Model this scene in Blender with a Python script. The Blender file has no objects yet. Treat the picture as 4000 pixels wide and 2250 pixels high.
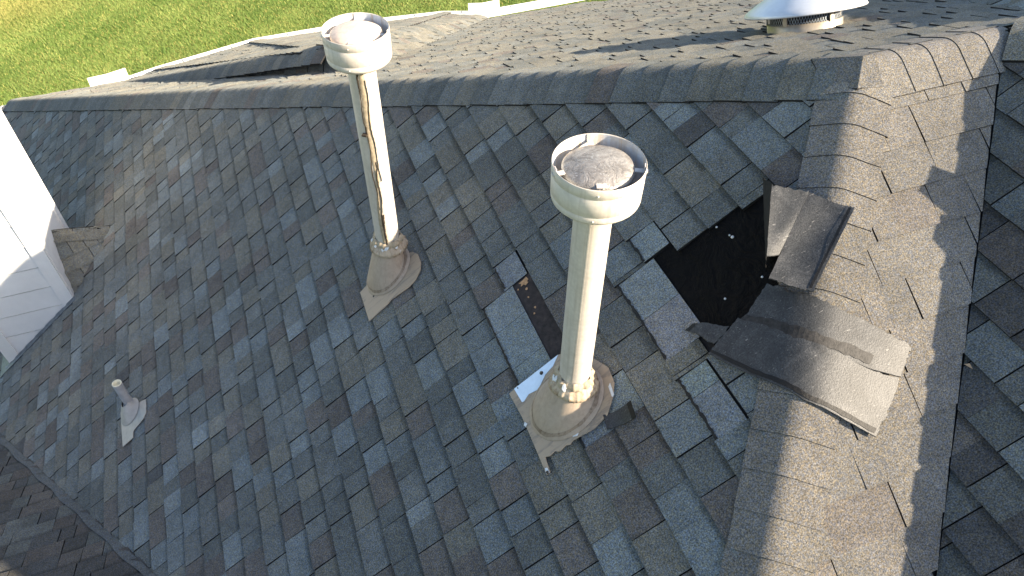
import bpy, math, random
import numpy as np
from mathutils import Matrix, Vector

R = random.Random(11)
SC = bpy.context.scene
COL = SC.collection

# ------------------------------------------------------------------ camera
cam_d = bpy.data.cameras.new('camera')
cam = bpy.data.objects.new('camera', cam_d)
COL.objects.link(cam)
CAM = Vector((-2.26339, -2.01427, 1.50859))
CR = Vector((0.935527, -0.353159, 0.008209))
CD = Vector((-0.251336, -0.681766, -0.687041))
CF = Vector((0.248232, 0.640683, -0.726572))
m = Matrix((CR, -CD, -CF)).transposed().to_4x4()
m.translation = CAM
cam.matrix_world = m
cam_d.sensor_width = 36
cam_d.lens = 36 * 2887.69 / 4000
cam_d.clip_start = 0.05
cam_d.clip_end = 600
SC.camera = cam
SC.render.resolution_x, SC.render.resolution_y = 1024, 576

# ------------------------------------------------------------------ light
SUN_AZ = math.radians(38)          # from the ridge axis (+X) towards -Y
SUN_T = 0.50                       # tangent of the elevation
EL = math.atan(SUN_T)
SDIR = Vector((math.cos(SUN_AZ), -math.sin(SUN_AZ), SUN_T)).normalized()
W = bpy.data.worlds.new('World')
SC.world = W
W.use_nodes = True
nt = W.node_tree
sky = nt.nodes.new('ShaderNodeTexSky')
sky.sky_type = 'NISHITA'
sky.sun_disc = False
sky.dust_density = 1.6
sky.ozone_density = 0.5
sky.sun_elevation = EL
sky.sun_rotation = math.atan2(SDIR.x, SDIR.y)
nt.links.new(sky.outputs[0], nt.nodes['Background'].inputs[0])
nt.nodes['Background'].inputs[1].default_value = 0.092
sl = bpy.data.lights.new('sun', 'SUN')
sl.energy = 4.9
sl.angle = math.radians(0.53)
sl.color = (1.0, 0.85, 0.655)
so = bpy.data.objects.new('sun', sl)
COL.objects.link(so)
so.rotation_euler = SDIR.to_track_quat('Z', 'Y').to_euler()
so.location = (8, -6, 8)
SC.view_settings.view_transform = 'Standard'
SC.view_settings.look = 'None'
SC.view_settings.gamma = 1
SC.view_settings.use_curve_mapping = False
SC.view_settings.exposure = 1.86

# ------------------------------------------------------------------ materials
def mat(name):
    M = bpy.data.materials.new(name)
    M.use_nodes = True
    n = M.node_tree
    b = n.nodes['Principled BSDF']
    return M, n, b

def nd(n, t, **kw):
    x = n.nodes.new(t)
    for k, v in kw.items():
        setattr(x, k, v)
    return x

def noise(n, scale, detail=2.0, rough=0.5, dist=0.0, vec=None):
    x = nd(n, 'ShaderNodeTexNoise')
    x.inputs['Scale'].default_value = scale
    x.inputs['Detail'].default_value = detail
    x.inputs['Roughness'].default_value = rough
    x.inputs['Distortion'].default_value = dist
    if vec is None:
        g = nd(n, 'ShaderNodeNewGeometry')
        vec = g.outputs['Position']
    n.links.new(vec, x.inputs['Vector'])
    return x

def ramp(n, src, stops):
    r = nd(n, 'ShaderNodeValToRGB')
    e = r.color_ramp.elements
    while len(e) < len(stops):
        e.new(0.5)
    for i, (p, c) in enumerate(stops):
        e[i].position = p
        e[i].color = (c, c, c, 1) if isinstance(c, (int, float)) else (*c, 1)
    n.links.new(src, r.inputs[0])
    return r.outputs[0]

def mix(n, a, b, f, mode='MIX'):
    x = nd(n, 'ShaderNodeMix', data_type='RGBA', blend_type=mode)
    for v, i in ((f, 0), (a, 6), (b, 7)):
        if hasattr(v, 'links') or hasattr(v, 'is_linked'):
            n.links.new(v, x.inputs[i])
        elif i == 0:
            x.inputs[i].default_value = v
        else:
            x.inputs[i].default_value = (*v, 1)
    return x.outputs[2]

def bump(n, b, h, strength, dist):
    x = nd(n, 'ShaderNodeBump')
    x.inputs['Strength'].default_value = strength
    x.inputs['Distance'].default_value = dist
    n.links.new(h, x.inputs['Height'])
    n.links.new(x.outputs[0], b.inputs['Normal'])

def granule_mat(name, fine=1.0):
    M, n, b = mat(name)
    at = nd(n, 'ShaderNodeAttribute', attribute_name='tint')
    g1 = noise(n, 190 * fine, 2, 0.75)
    g2 = noise(n, 120 * fine, 1, 0.5)
    g3 = noise(n, 2.3, 4, 0.6)
    g4 = noise(n, 22, 3, 0.6)
    c = mix(n, at.outputs['Color'], ramp(n, g1.outputs[0], [(0.26, 0.20), (0.5, 1.0), (0.74, 2.15)]), 1.0, 'MULTIPLY')
    hue = ramp(n, g2.outputs[0], [(0.35, (0.87, 0.95, 1.13)), (0.5, (1, 1, 1)), (0.66, (1.15, 1.05, 0.85))])
    c = mix(n, c, hue, 1.0, 'MULTIPLY')
    c = mix(n, c, ramp(n, g3.outputs[0], [(0.3, 0.82), (0.7, 1.16)]), 1.0, 'MULTIPLY')
    c = mix(n, c, ramp(n, g4.outputs[0], [(0.3, 0.86), (0.7, 1.12)]), 1.0, 'MULTIPLY')
    g5 = noise(n, 13, 6, 0.72, 1.5)
    c = mix(n, c, (0.34, 0.345, 0.34), ramp(n, g5.outputs[0], [(0.735, 0.0), (0.765, 0.75)]))
    g6 = noise(n, 5.5, 6, 0.75, 0.8)
    c = mix(n, c, (0.045, 0.045, 0.045), ramp(n, g6.outputs[0], [(0.63, 0.0), (0.75, 0.55)]))
    n.links.new(c, b.inputs['Base Color'])
    b.inputs['Roughness'].default_value = 0.93
    b.inputs['Specular IOR Level'].default_value = 0.25
    if 'Diffuse Roughness' in b.inputs:
        b.inputs['Diffuse Roughness'].default_value = 1.0
    bump(n, b, g1.outputs[0], 0.55, 0.003)
    return M

def plain(name, col, rough=0.6, metal=0.0, scale=30, var=0.2, spec=0.4, bmp=0.0):
    M, n, b = mat(name)
    g = noise(n, scale, 4, 0.6)
    c = mix(n, col, ramp(n, g.outputs[0], [(0.3, 1 - var), (0.7, 1 + var)]), 1.0, 'MULTIPLY')
    n.links.new(c, b.inputs['Base Color'])
    b.inputs['Roughness'].default_value = rough
    b.inputs['Metallic'].default_value = metal
    b.inputs['Specular IOR Level'].default_value = spec
    if bmp:
        bump(n, b, g.outputs[0], bmp, 0.004)
    return M

M_SH = granule_mat('shingle_granules')
M_EDGE = plain('asphalt_edge', (0.022, 0.021, 0.021), 0.9, 0, 60, 0.3, 0.2)
def felt_mat():
    M, n, b = mat('black_felt_underlayment')
    g = noise(n, 34, 5, 0.7, 1.2)
    h = noise(n, 7, 4, 0.6, 2.5)
    c = ramp(n, g.outputs[0], [(0.35, (0.0018, 0.0016, 0.0016)), (0.6, (0.0045, 0.0036, 0.0032)), (0.78, (0.012, 0.0095, 0.0085))])
    n.links.new(c, b.inputs['Base Color'])
    b.inputs['Roughness'].default_value = 0.8
    b.inputs['Specular IOR Level'].default_value = 0.12
    bump(n, b, h.outputs[0], 0.9, 0.03)
    return M
M_FELT = felt_mat()
M_SEAL = plain('tar_sealant', (0.006, 0.006, 0.006), 0.6, 0, 60, 0.3, 0.3, 0.6)

def slot_mat():
    M, n, b = mat('weathered_dark_felt')
    g = noise(n, 40, 5, 0.65)
    c = ramp(n, g.outputs[0], [(0.35, (0.012, 0.009, 0.009)), (0.6, (0.035, 0.025, 0.024)), (0.78, (0.07, 0.05, 0.045))])
    n.links.new(c, b.inputs['Base Color'])
    b.inputs['Roughness'].default_value = 0.9
    bump(n, b, g.outputs[0], 0.6, 0.004)
    return M
M_SLOT = slot_mat()
M_WOOD = plain('bare_plywood', (0.42, 0.24, 0.12), 0.8, 0, 50, 0.3)

def paint_mat(name, col, dirt, dirt_amt=0.5, rough=0.5, rust=None):
    """Weathered painted sheet metal: flat colour, smudges and vertical-ish runs."""
    M, n, b = mat(name)
    g1 = noise(n, 9, 5, 0.65, 0.6)
    g2 = noise(n, 60, 3, 0.6)
    g3 = noise(n, 26, 5, 0.7, 1.5)
    c = mix(n, col, dirt, ramp(n, g1.outputs[0], [(0.48, 0.0), (0.75, dirt_amt)]))
    c = mix(n, c, ramp(n, g2.outputs[0], [(0.3, 0.92), (0.7, 1.06)]), 1.0, 'MULTIPLY')
    g = nd(n, 'ShaderNodeNewGeometry')
    mp = nd(n, 'ShaderNodeMapping')
    mp.inputs['Scale'].default_value = (55, 55, 2.5)
    n.links.new(g.outputs['Position'], mp.inputs['Vector'])
    sk = noise(n, 1.0, 4, 0.65, 0.3, mp.outputs[0])
    c = mix(n, c, dirt, ramp(n, sk.outputs[0], [(0.5, 0.0), (0.68, dirt_amt)]))
    if rust:
        c = mix(n, c, rust, ramp(n, g3.outputs[0], [(0.62, 0.0), (0.72, 0.75)]))
    n.links.new(c, b.inputs['Base Color'])
    b.inputs['Roughness'].default_value = rough
    b.inputs['Specular IOR Level'].default_value = 0.4
    bump(n, b, g1.outputs[0], 0.12, 0.01)
    return M

M_PIPE = paint_mat('cream_painted_metal', (0.50, 0.455, 0.40), (0.35, 0.30, 0.25), 0.5, 0.42)
M_CAP = paint_mat('cream_cap_metal', (0.53, 0.49, 0.44), (0.36, 0.32, 0.275), 0.55, 0.45)
M_CAPIN = paint_mat('flaking_inner_metal', (0.60, 0.64, 0.68), (0.52, 0.42, 0.31), 1.0, 0.4)
def flash_mat():
    M, n, b = mat('tan_flashing_metal')
    g = nd(n, 'ShaderNodeNewGeometry')
    mp = nd(n, 'ShaderNodeMapping')
    mp.inputs['Rotation'].default_value = (0, 0, 0.5)
    mp.inputs['Scale'].default_value = (7, 34, 9)
    n.links.new(g.outputs['Position'], mp.inputs['Vector'])
    st = noise(n, 1.0, 4, 0.65, 0.8, mp.outputs[0])
    g1 = noise(n, 38, 5, 0.7, 1.0)
    c = mix(n, (0.37, 0.285, 0.20), (0.20, 0.165, 0.135), ramp(n, st.outputs[0], [(0.5, 0.0), (0.62, 0.75), (0.70, 0.1)]))
    c = mix(n, c, (0.13, 0.095, 0.065), ramp(n, g1.outputs[0], [(0.62, 0.0), (0.74, 0.7)]))
    n.links.new(c, b.inputs['Base Color'])
    b.inputs['Roughness'].default_value = 0.6
    b.inputs['Specular IOR Level'].default_value = 0.35
    bump(n, b, st.outputs[0], 0.25, 0.01)
    return M
M_FLASH = flash_mat()
M_COLLAR = paint_mat('tan_collar_metal', (0.42, 0.34, 0.25), (0.22, 0.15, 0.09), 0.9, 0.6, (0.55, 0.56, 0.55))
M_CONE = paint_mat('taupe_flashing_cone', (0.36, 0.285, 0.215), (0.25, 0.19, 0.14), 0.5, 0.6)
M_STAIN = paint_mat('brown_stained_bead', (0.27, 0.205, 0.145), (0.12, 0.075, 0.045), 0.9, 0.6, (0.36, 0.29, 0.21))
M_BARE = plain('bare_galvanised_metal', (0.62, 0.72, 0.82), 0.4, 0.25, 25, 0.08)
M_TAR = plain('black_tar_streak', (0.035, 0.027, 0.02), 0.45, 0, 40, 0.4, 0.5, 0.3)
M_TAN2 = plain('yellowed_sealant_run', (0.33, 0.27, 0.19), 0.6, 0, 45, 0.3, 0.4, 0.4)
M_CHALK = plain('chalky_white_sealant', (0.62, 0.64, 0.64), 0.7, 0, 60, 0.15)
M_DARK = plain('dark_inside', (0.02, 0.018, 0.017), 0.8)
M_NAIL = plain('galvanised_nail', (0.55, 0.56, 0.57), 0.5, 0.2, 30, 0.1)

def disc_mat():
    M, n, b = mat('worn_cap_disc')
    g1 = noise(n, 22, 5, 0.72, 1.6)
    g2 = noise(n, 75, 3, 0.7, 3.0)
    g3 = noise(n, 9, 3, 0.6, 0.5)
    c = ramp(n, g1.outputs[0], [(0.32, (0.15, 0.135, 0.12)), (0.48, (0.30, 0.275, 0.245)), (0.62, (0.40, 0.37, 0.33)), (0.75, (0.27, 0.24, 0.21))])
    c = mix(n, c, (0.62, 0.61, 0.58), ramp(n, g2.outputs[0], [(0.57, 0.0), (0.68, 0.7)]))
    c = mix(n, c, ramp(n, g3.outputs[0], [(0.3, 0.75), (0.7, 1.2)]), 1.0, 'MULTIPLY')
    n.links.new(c, b.inputs['Base Color'])
    b.inputs['Metallic'].default_value = 0.45
    n.links.new(ramp(n, g1.outputs[0], [(0.3, 0.5), (0.7, 0.26)]), b.inputs['Roughness'])
    bump(n, b, g1.outputs[0], 0.5, 0.012)
    return M
M_DISC = disc_mat()
M_DISC2 = paint_mat('cream_cap_disc', (0.60, 0.50, 0.40), (0.42, 0.34, 0.28), 0.7, 0.5)

def siding_mat(name, col, gx):
    M, n, b = mat(name)
    g = nd(n, 'ShaderNodeNewGeometry')
    mp = nd(n, 'ShaderNodeMapping')
    mp.inputs['Scale'].default_value = gx
    n.links.new(g.outputs['Position'], mp.inputs['Vector'])
    g1 = noise(n, 1.0, 4, 0.6, 0.3, mp.outputs[0])
    g2 = noise(n, 5, 4, 0.6)
    c = mix(n, col, ramp(n, g2.outputs[0], [(0.3, 0.93), (0.7, 1.04)]), 1.0, 'MULTIPLY')
    n.links.new(c, b.inputs['Base Color'])
    b.inputs['Roughness'].default_value = 0.55
    bump(n, b, g1.outputs[0], 0.25, 0.004)
    return M
M_SIDE = siding_mat('white_lap_siding', (0.80, 0.79, 0.77), (12, 12, 220))
M_TRIM = siding_mat('white_trim_board', (0.80, 0.79, 0.77), (120, 120, 8))
M_WHITE = plain('white_gutter_enamel', (0.80, 0.79, 0.75), 0.35, 0, 12, 0.06, 0.5)
M_STEP = plain('grey_step_flashing', (0.17, 0.19, 0.21), 0.45, 0.4, 30, 0.3)
M_PVC = plain('grey_plastic_pipe', (0.37, 0.365, 0.37), 0.55, 0, 20, 0.12)
M_PVCIN = plain('cream_pipe_mouth', (0.78, 0.70, 0.50), 0.6, 0, 20, 0.1)
M_BOOT = plain('pale_flashing_plate', (0.40, 0.365, 0.32), 0.55, 0, 25, 0.12)
M_RING = plain('white_boot_ring', (0.75, 0.76, 0.76), 0.5, 0, 20, 0.08)

def back_mat():
    """Underside of a fibreglass asphalt shingle: grey, faint fibres, scuffs."""
    M, n, b = mat('shingle_underside')
    g = nd(n, 'ShaderNodeNewGeometry')
    mp = nd(n, 'ShaderNodeMapping')
    mp.inputs['Scale'].default_value = (30, 190, 110)
    mp.inputs['Rotation'].default_value = (0, 0, 0.6)
    n.links.new(g.outputs['Position'], mp.inputs['Vector'])
    f1 = noise(n, 1.0, 4, 0.7, 0.5, mp.outputs[0])
    f2 = noise(n, 8, 5, 0.65, 0.8)
    f3 = noise(n, 170, 2, 0.7)
    c = ramp(n, f2.outputs[0], [(0.25, (0.018, 0.0195, 0.021)), (0.5, (0.034, 0.036, 0.038)), (0.75, (0.066, 0.067, 0.068))])
    c = mix(n, c, (0.34, 0.33, 0.31), ramp(n, f1.outputs[0], [(0.62, 0.0), (0.72, 0.55)]))
    c = mix(n, c, ramp(n, f3.outputs[0], [(0.3, 0.6), (0.7, 1.5)]), 1.0, 'MULTIPLY')
    n.links.new(c, b.inputs['Base Color'])
    b.inputs['Roughness'].default_value = 0.5
    b.inputs['Specular IOR Level'].default_value = 0.28
    bump(n, b, f3.outputs[0], 0.35, 0.003)
    return M
M_BACK = back_mat()

def hood_mat():
    M, n, b = mat('bare_aluminium_hood')
    g1 = noise(n, 18, 4, 0.6)
    c = mix(n, (0.62, 0.64, 0.66), ramp(n, g1.outputs[0], [(0.3, 0.92), (0.7, 1.05)]), 1.0, 'MULTIPLY')
    n.links.new(c, b.inputs['Base Color'])
    b.inputs['Metallic'].default_value = 0.3
    b.inputs['Roughness'].default_value = 0.38
    return M
M_HOOD = hood_mat()
M_BASE = plain('tan_vent_throat', (0.42, 0.37, 0.30), 0.35, 0.3, 25, 0.15)

def grass_mats():
    M, n, b = mat('lawn_soil_and_turf')
    a = noise(n, 0.55, 4, 0.6)
    d = noise(n, 9, 5, 0.7)
    c = ramp(n, a.outputs[0], [(0.30, (0.10, 0.16, 0.025)), (0.52, (0.14, 0.20, 0.038)), (0.72, (0.24, 0.24, 0.07))])
    c = mix(n, c, ramp(n, d.outputs[0], [(0.3, 0.55), (0.7, 1.25)]), 1.0, 'MULTIPLY')
    n.links.new(c, b.inputs['Base Color'])
    b.inputs['Roughness'].default_value = 1.0
    b.inputs['Specular IOR Level'].default_value = 0.1
    M2, n2, b2 = mat('grass_blades')
    at = nd(n2, 'ShaderNodeAttribute', attribute_name='tint')
    n2.links.new(at.outputs['Color'], b2.inputs['Base Color'])
    b2.inputs['Roughness'].default_value = 0.7
    b2.inputs['Specular IOR Level'].default_value = 0.2
    return M, M2
M_LAWN, M_GRASS = grass_mats()

# ------------------------------------------------------------------ mesh helpers
class MB:
    """Collects vertices, faces, material slots and per-vertex tints, then links ONE object."""
    def __init__(s):
        s.v, s.f, s.mi, s.t, s.sm = [], [], [], [], []
    def add(s, verts, faces, mi=0, tint=None, smooth=False):
        k = len(s.v)
        s.v += [tuple(p) for p in verts]
        s.t += list(tint) if isinstance(tint, list) else [tint or (0.5, 0.5, 0.5)] * len(verts)
        for i, f in enumerate(faces):
            s.f.append([k + j for j in f])
            s.mi.append(mi[i] if isinstance(mi, list) else mi)
            s.sm.append(smooth[i] if isinstance(smooth, list) else smooth)
    def build(s, name, mats, parent=None, loc=(0, 0, 0), **props):
        me = bpy.data.meshes.new(name)
        o3 = Vector(loc)
        me.from_pydata([tuple(Vector(p) - o3) for p in s.v], [], s.f)
        for M in (mats if isinstance(mats, (list, tuple)) else [mats]):
            me.materials.append(M)
        me.polygons.foreach_set('material_index', s.mi)
        me.polygons.foreach_set('use_smooth', s.sm)
        ca = me.attributes.new('tint', 'FLOAT_COLOR', 'POINT')
        ca.data.foreach_set('color', np.array([(*c, 1.0) for c in s.t], dtype=np.float32).ravel())
        me.update()
        o = bpy.data.objects.new(name, me)
        COL.objects.link(o)
        o.location = loc
        if parent:
            o.parent = parent
            o.matrix_parent_inverse = Matrix.Identity(4)
            o.location = o3 - WORLD_LOC(parent)
        for k, v in props.items():
            o[k] = v
        return o

def WORLD_LOC(o):
    p = Vector(o.location)
    while o.parent:
        o = o.parent
        p += Vector(o.location)
    return p

def thing(name, label, cat, loc=(0, 0, 0), group=None):
    o = bpy.data.objects.new(name, None)
    o.empty_display_size = 0.1
    COL.objects.link(o)
    o.location = loc
    o['label'] = label
    o['category'] = cat
    if group:
        o['group'] = group
    return o

def box(mb, c, ax, ay, az, tint=None, mi=0):
    """Box centred on c with half-extent vectors ax, ay, az."""
    c, ax, ay, az = Vector(c), Vector(ax), Vector(ay), Vector(az)
    vs = [c + sx * ax + sy * ay + sz * az for sx in (-1, 1) for sy in (-1, 1) for sz in (-1, 1)]
    fs = [(0, 1, 3, 2), (4, 6, 7, 5), (0, 4, 5, 1), (2, 3, 7, 6), (0, 2, 6, 4), (1, 5, 7, 3)]
    mb.add(vs, fs, mi, tint)

def prism(mb, top, down, mi_top=0, mi_side=1, tint=None, closed=False):
    """Polygon 'top' (list of Vectors) extruded by vector 'down'; sides get their own vertices."""
    n = len(top)
    nr = Vector((0, 0, 0))
    for i in range(n):
        nr += (Vector(top[i]) - Vector(top[0])).cross(Vector(top[(i + 1) % n]) - Vector(top[0]))
    if nr.dot(-Vector(down)) < 0:
        top = list(reversed(top))
    bot = [Vector(p) + Vector(down) for p in top]
    mb.add(top, [tuple(range(n))], mi_top, tint)
    mb.add(list(top) + bot, [(i, i + n, (i + 1) % n + n, (i + 1) % n) for i in range(n)], mi_side, tint)
    if closed:
        mb.add(bot, [tuple(reversed(range(n)))], mi_side, tint)

def lathe(mb, prof, o, ax=(0, 0, 1), seg=40, mi=0, smooth=True, ruffle=None):
    """Revolve [(radius, height), ...] about the axis ax through o."""
    ax = Vector(ax).normalized()
    e1 = ax.orthogonal().normalized()
    e2 = ax.cross(e1)
    vs, fs = [], []
    for j, (r, h) in enumerate(prof):
        for i in range(seg):
            a = 2 * math.pi * i / seg
            rr, hh = (r, h) if not ruffle else ruffle(j, a, r, h)
            vs.append(Vector(o) + ax * hh + (e1 * math.cos(a) + e2 * math.sin(a)) * rr)
    for j in range(len(prof) - 1):
        for i in range(seg):
            k = (i + 1) % seg
            fs.append((j * seg + i, j * seg + k, (j + 1) * seg + k, (j + 1) * seg + i))
    mb.add(vs, fs, mi, None, smooth)

def clip(poly, a, b, c):
    """Keep the part of a 2-D polygon where a*u + b*v + c >= 0."""
    out = []
    for i in range(len(poly)):
        p, q = poly[i], poly[(i + 1) % len(poly)]
        dp, dq = a * p[0] + b * p[1] + c, a * q[0] + b * q[1] + c
        if dp >= 0:
            out.append(p)
        if (dp > 0 > dq) or (dp < 0 < dq):
            t = dp / (dp - dq)
            out.append((p[0] + t * (q[0] - p[0]), p[1] + t * (q[1] - p[1])))
    return out

def area2(poly):
    return 0.5 * abs(sum(poly[i][0] * poly[(i + 1) % len(poly)][1] - poly[(i + 1) % len(poly)][0] * poly[i][1] for i in range(len(poly))))

def inset(hp, d):
    """Half-plane moved inwards by d."""
    a, b, c = hp
    return (a, b, c - d * math.hypot(a, b))

def cut(poly, hps):
    for hp in hps:
        poly = clip(poly, *hp)
    return poly

def pix(p):
    """Size bookkeeping only: where a point falls in the picture, to choose which shingles become single objects."""
    d = Vector(p) - CAM
    z = d.dot(CF)
    return (512 + 739.25 * d.dot(CR) / z, 288 + 739.25 * d.dot(CD) / z) if z > 0.1 else (1e6, 1e6)

# ------------------------------------------------------------------ roof planes
SA, SB, SCs, SE = 0.78168, 0.48276, 0.62376, 0.505
class Slope:
    def __init__(s, origin, eu, up):
        s.o = Vector(origin)
        s.eu = Vector(eu).normalized()
        s.ev = Vector(up).normalized()
        s.n = s.eu.cross(s.ev)
        if s.n.z < 0:
            s.n = -s.n
        s.n.normalize()
    def w(s, u, v, h=0.0):
        return s.o + s.eu * u + s.ev * v + s.n * h
    def uv(s, p):
        d = Vector(p) - s.o
        return d.dot(s.eu), d.dot(s.ev)

NA, NB, NC, NE = (math.hypot(1, q) for q in (SA, SB, SCs, SE))
A = Slope((0, 0, 0), (0, 1, 0), (1, 0, SA))
B = Slope((0, 0, 0), (1, 0, 0), (0, -1, SB))
Cc = Slope((0, 0, 0), (1, 0, 0), (0, 1, SCs))
XD = 0.741
D = Slope((XD, 0, 0), (0, 1, 0), (1, 0, SA))
E_ = Slope((0, 0, -2.604), (1, 0, 0), (0, -1, SE))
TQ = 0.5
P2 = Vector((XD + TQ, -SA / SB * TQ, SA * TQ))       # second hip apex, right of the frame
EAVE = -4.5
RT = SA / SB      # plan ratio of the back hips
HT = SA / SCs     # plan ratio of the front hips

PAL = dict(
    blue=[(0.156, 0.171, 0.166), (0.176, 0.192, 0.186), (0.145, 0.158, 0.153)],
    grey=[(0.126, 0.131, 0.121), (0.112, 0.117, 0.108), (0.139, 0.144, 0.133)],
    brown=[(0.126, 0.114, 0.101), (0.112, 0.101, 0.090), (0.137, 0.124, 0.109)],
    tan=[(0.147, 0.143, 0.121), (0.155, 0.150, 0.126)],
    sunlit_sand=[(0.150, 0.139, 0.122), (0.142, 0.133, 0.117), (0.157, 0.146, 0.127)],  # the same shingles made paler, with sunlight put into the tint
    dark=[(0.094, 0.094, 0.090), (0.086, 0.083, 0.078)],
)
MIXN = [('blue', .17), ('grey', .45), ('brown', .18), ('tan', .19), ('dark', .01)]
def tint(weights, k=1.0):
    r = R.random() * sum(w for _, w in weights)
    for nme, w in weights:
        r -= w
        if r <= 0:
            break
    c = R.choice(PAL[nme])
    f = k * R.uniform(0.93, 1.07)
    return tuple(x * f for x in c)

PIECES = []       # (score, slope_key, MB, centre)
def add_piece(key, S, poly, v0, e, hb, ht, tn, name='shingle', down=0.02, band=0.0):
    """One shingle. band > 0: the dark granule line printed across the top of a laminated shingle's exposure."""
    if len(poly) < 3 or area2(poly) < 4e-4:
        return
    def lift(v):
        return hb + (ht - hb) * min(1.3, max(0.0, (v - v0) / e))
    top = [S.w(u, v, lift(v)) for u, v in poly]
    mb = MB()
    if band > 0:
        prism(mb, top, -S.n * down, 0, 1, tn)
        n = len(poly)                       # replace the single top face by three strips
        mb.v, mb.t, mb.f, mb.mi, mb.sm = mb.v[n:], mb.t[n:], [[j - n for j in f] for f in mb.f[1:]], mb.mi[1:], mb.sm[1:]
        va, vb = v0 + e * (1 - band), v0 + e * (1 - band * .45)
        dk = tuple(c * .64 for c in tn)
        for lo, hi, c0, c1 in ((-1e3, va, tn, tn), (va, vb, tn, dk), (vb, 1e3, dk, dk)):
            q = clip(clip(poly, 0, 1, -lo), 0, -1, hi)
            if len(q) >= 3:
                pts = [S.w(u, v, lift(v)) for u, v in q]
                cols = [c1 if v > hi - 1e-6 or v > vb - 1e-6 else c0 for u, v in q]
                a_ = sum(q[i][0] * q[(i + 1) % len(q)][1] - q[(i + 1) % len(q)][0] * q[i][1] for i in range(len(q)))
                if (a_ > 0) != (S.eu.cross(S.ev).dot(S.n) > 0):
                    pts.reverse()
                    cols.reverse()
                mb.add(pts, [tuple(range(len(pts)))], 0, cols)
    else:
        prism(mb, top, -S.n * down, 0, 1, tn)
    c = sum(top, Vector()) / len(top)
    px = [pix(p) for p in top]
    on = sum(1 for x, y in px if -5 < x < 1029 and -5 < y < 581)
    face = (CAM - c).dot(S.n) > 0
    sc = area2(px) if on >= max(2, len(px) // 2) and face else 0.0
    PIECES.append([sc, key, mb, c, name])

def shingle_slope(key, S, halfplanes, urange, vrange, v0, e, weights=MIXN, k=1.0, gaps=(), wr=(0.11, 0.25), hscale=1.0, gap_w=0.005, band=0.0):
    """Courses of laminated shingles: each piece its own wedge, tabs proud of the base layer."""
    n0 = math.floor((vrange[0] - v0) / e)
    n1 = math.ceil((vrange[1] - v0) / e)
    for i in range(n0, n1):
        vb = v0 + i * e
        u = urange[0] - R.uniform(0, .25)
        tab = R.random() < .5
        last = None
        jit = R.uniform(-.002, .002)
        while u < urange[1]:
            w = R.uniform(*wr) if tab else R.uniform(wr[0] * .8, wr[1] * .72)
            u1 = u + w
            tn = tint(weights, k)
            # colour drops often change inside a tab without any joint
            segs = [(u, u1, tn)]
            if w > .2 and R.random() < .45:
                m_ = u + w * R.uniform(.35, .65)
                segs = [(u, m_, tn), (m_, u1, tint(weights, k))]
            hb = (0.0150 if tab else 0.0090) * hscale + R.uniform(-.001, .001)
            ht = 0.0008
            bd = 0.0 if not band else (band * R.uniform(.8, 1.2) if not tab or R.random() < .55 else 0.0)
            cut = gap_w if R.random() < .75 else 0.0
            for si, (a, b, t_) in enumerate(segs):
                b2 = b - cut if si == len(segs) - 1 else b
                spans = [(a, b2)]
                for (g0, g1, h0, h1) in gaps:
                    if g0 < vb + e * .5 < g1:
                        ns = []
                        for (p, q) in spans:
                            if q <= h0 or p >= h1:
                                ns.append((p, q))
                            else:
                                if p < h0 - .012: ns.append((p, h0))
                                if q > h1 + .012: ns.append((h1, q))
                        spans = ns
                for (p, q) in spans:
                    ov = e + 0.012
                    poly = [(p, vb + jit), (q, vb + jit + R.uniform(-.0015, .0015)), (q, vb + ov), (p, vb + ov)]
                    for hp in halfplanes:
                        poly = clip(poly, *hp)
                        if len(poly) < 3:
                            break
                    else:
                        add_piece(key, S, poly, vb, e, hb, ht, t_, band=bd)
            u = u1
            tab = not tab if R.random() < .85 else tab

# ------------------------------------------------------------------ the house and its roof
house = thing('house', 'grey shingled house roof with hips, valleys and storm damaged patches', 'house')

def deck(name, S, poly_uv, label=None, h=-0.012, mtl=None):
    mb = MB()
    prism(mb, [S.w(u, v, h) for u, v in poly_uv], -S.n * 0.03, 0, 0, (0.05, 0.05, 0.05), True)
    o = mb.build(name, mtl or M_EDGE, house)
    if label:
        o['label'] = label
    return o

vE = EAVE / SA * NA      # eave of A in slope coordinates
# A: between back hip, front hip, lower valley and eave
hpA = [(1.0 * -1, -RT / NA, 0.0),                     # u <= -v*RT/NA
       (1.0, -HT / NA, 0.0),                          # u >= v*HT/NA
       (SE, SA / NA, 2.604),                          # above the lower valley
       (0, 1, -vE)]
hpA[0], hpA[1] = inset(hpA[0], .04), inset(hpA[1], .028)
BIG = [(-20, -20), (20, -20), (20, 20), (-20, 20)]
e1v = (2.764, -5.116 * NA)
slopeA = deck('roof_slope', A, cut(BIG, hpA + [(1, 0, 4)]),
              'shaded roof slope carrying the two tall flues and the torn black hole')
yE = 9.28
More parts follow.
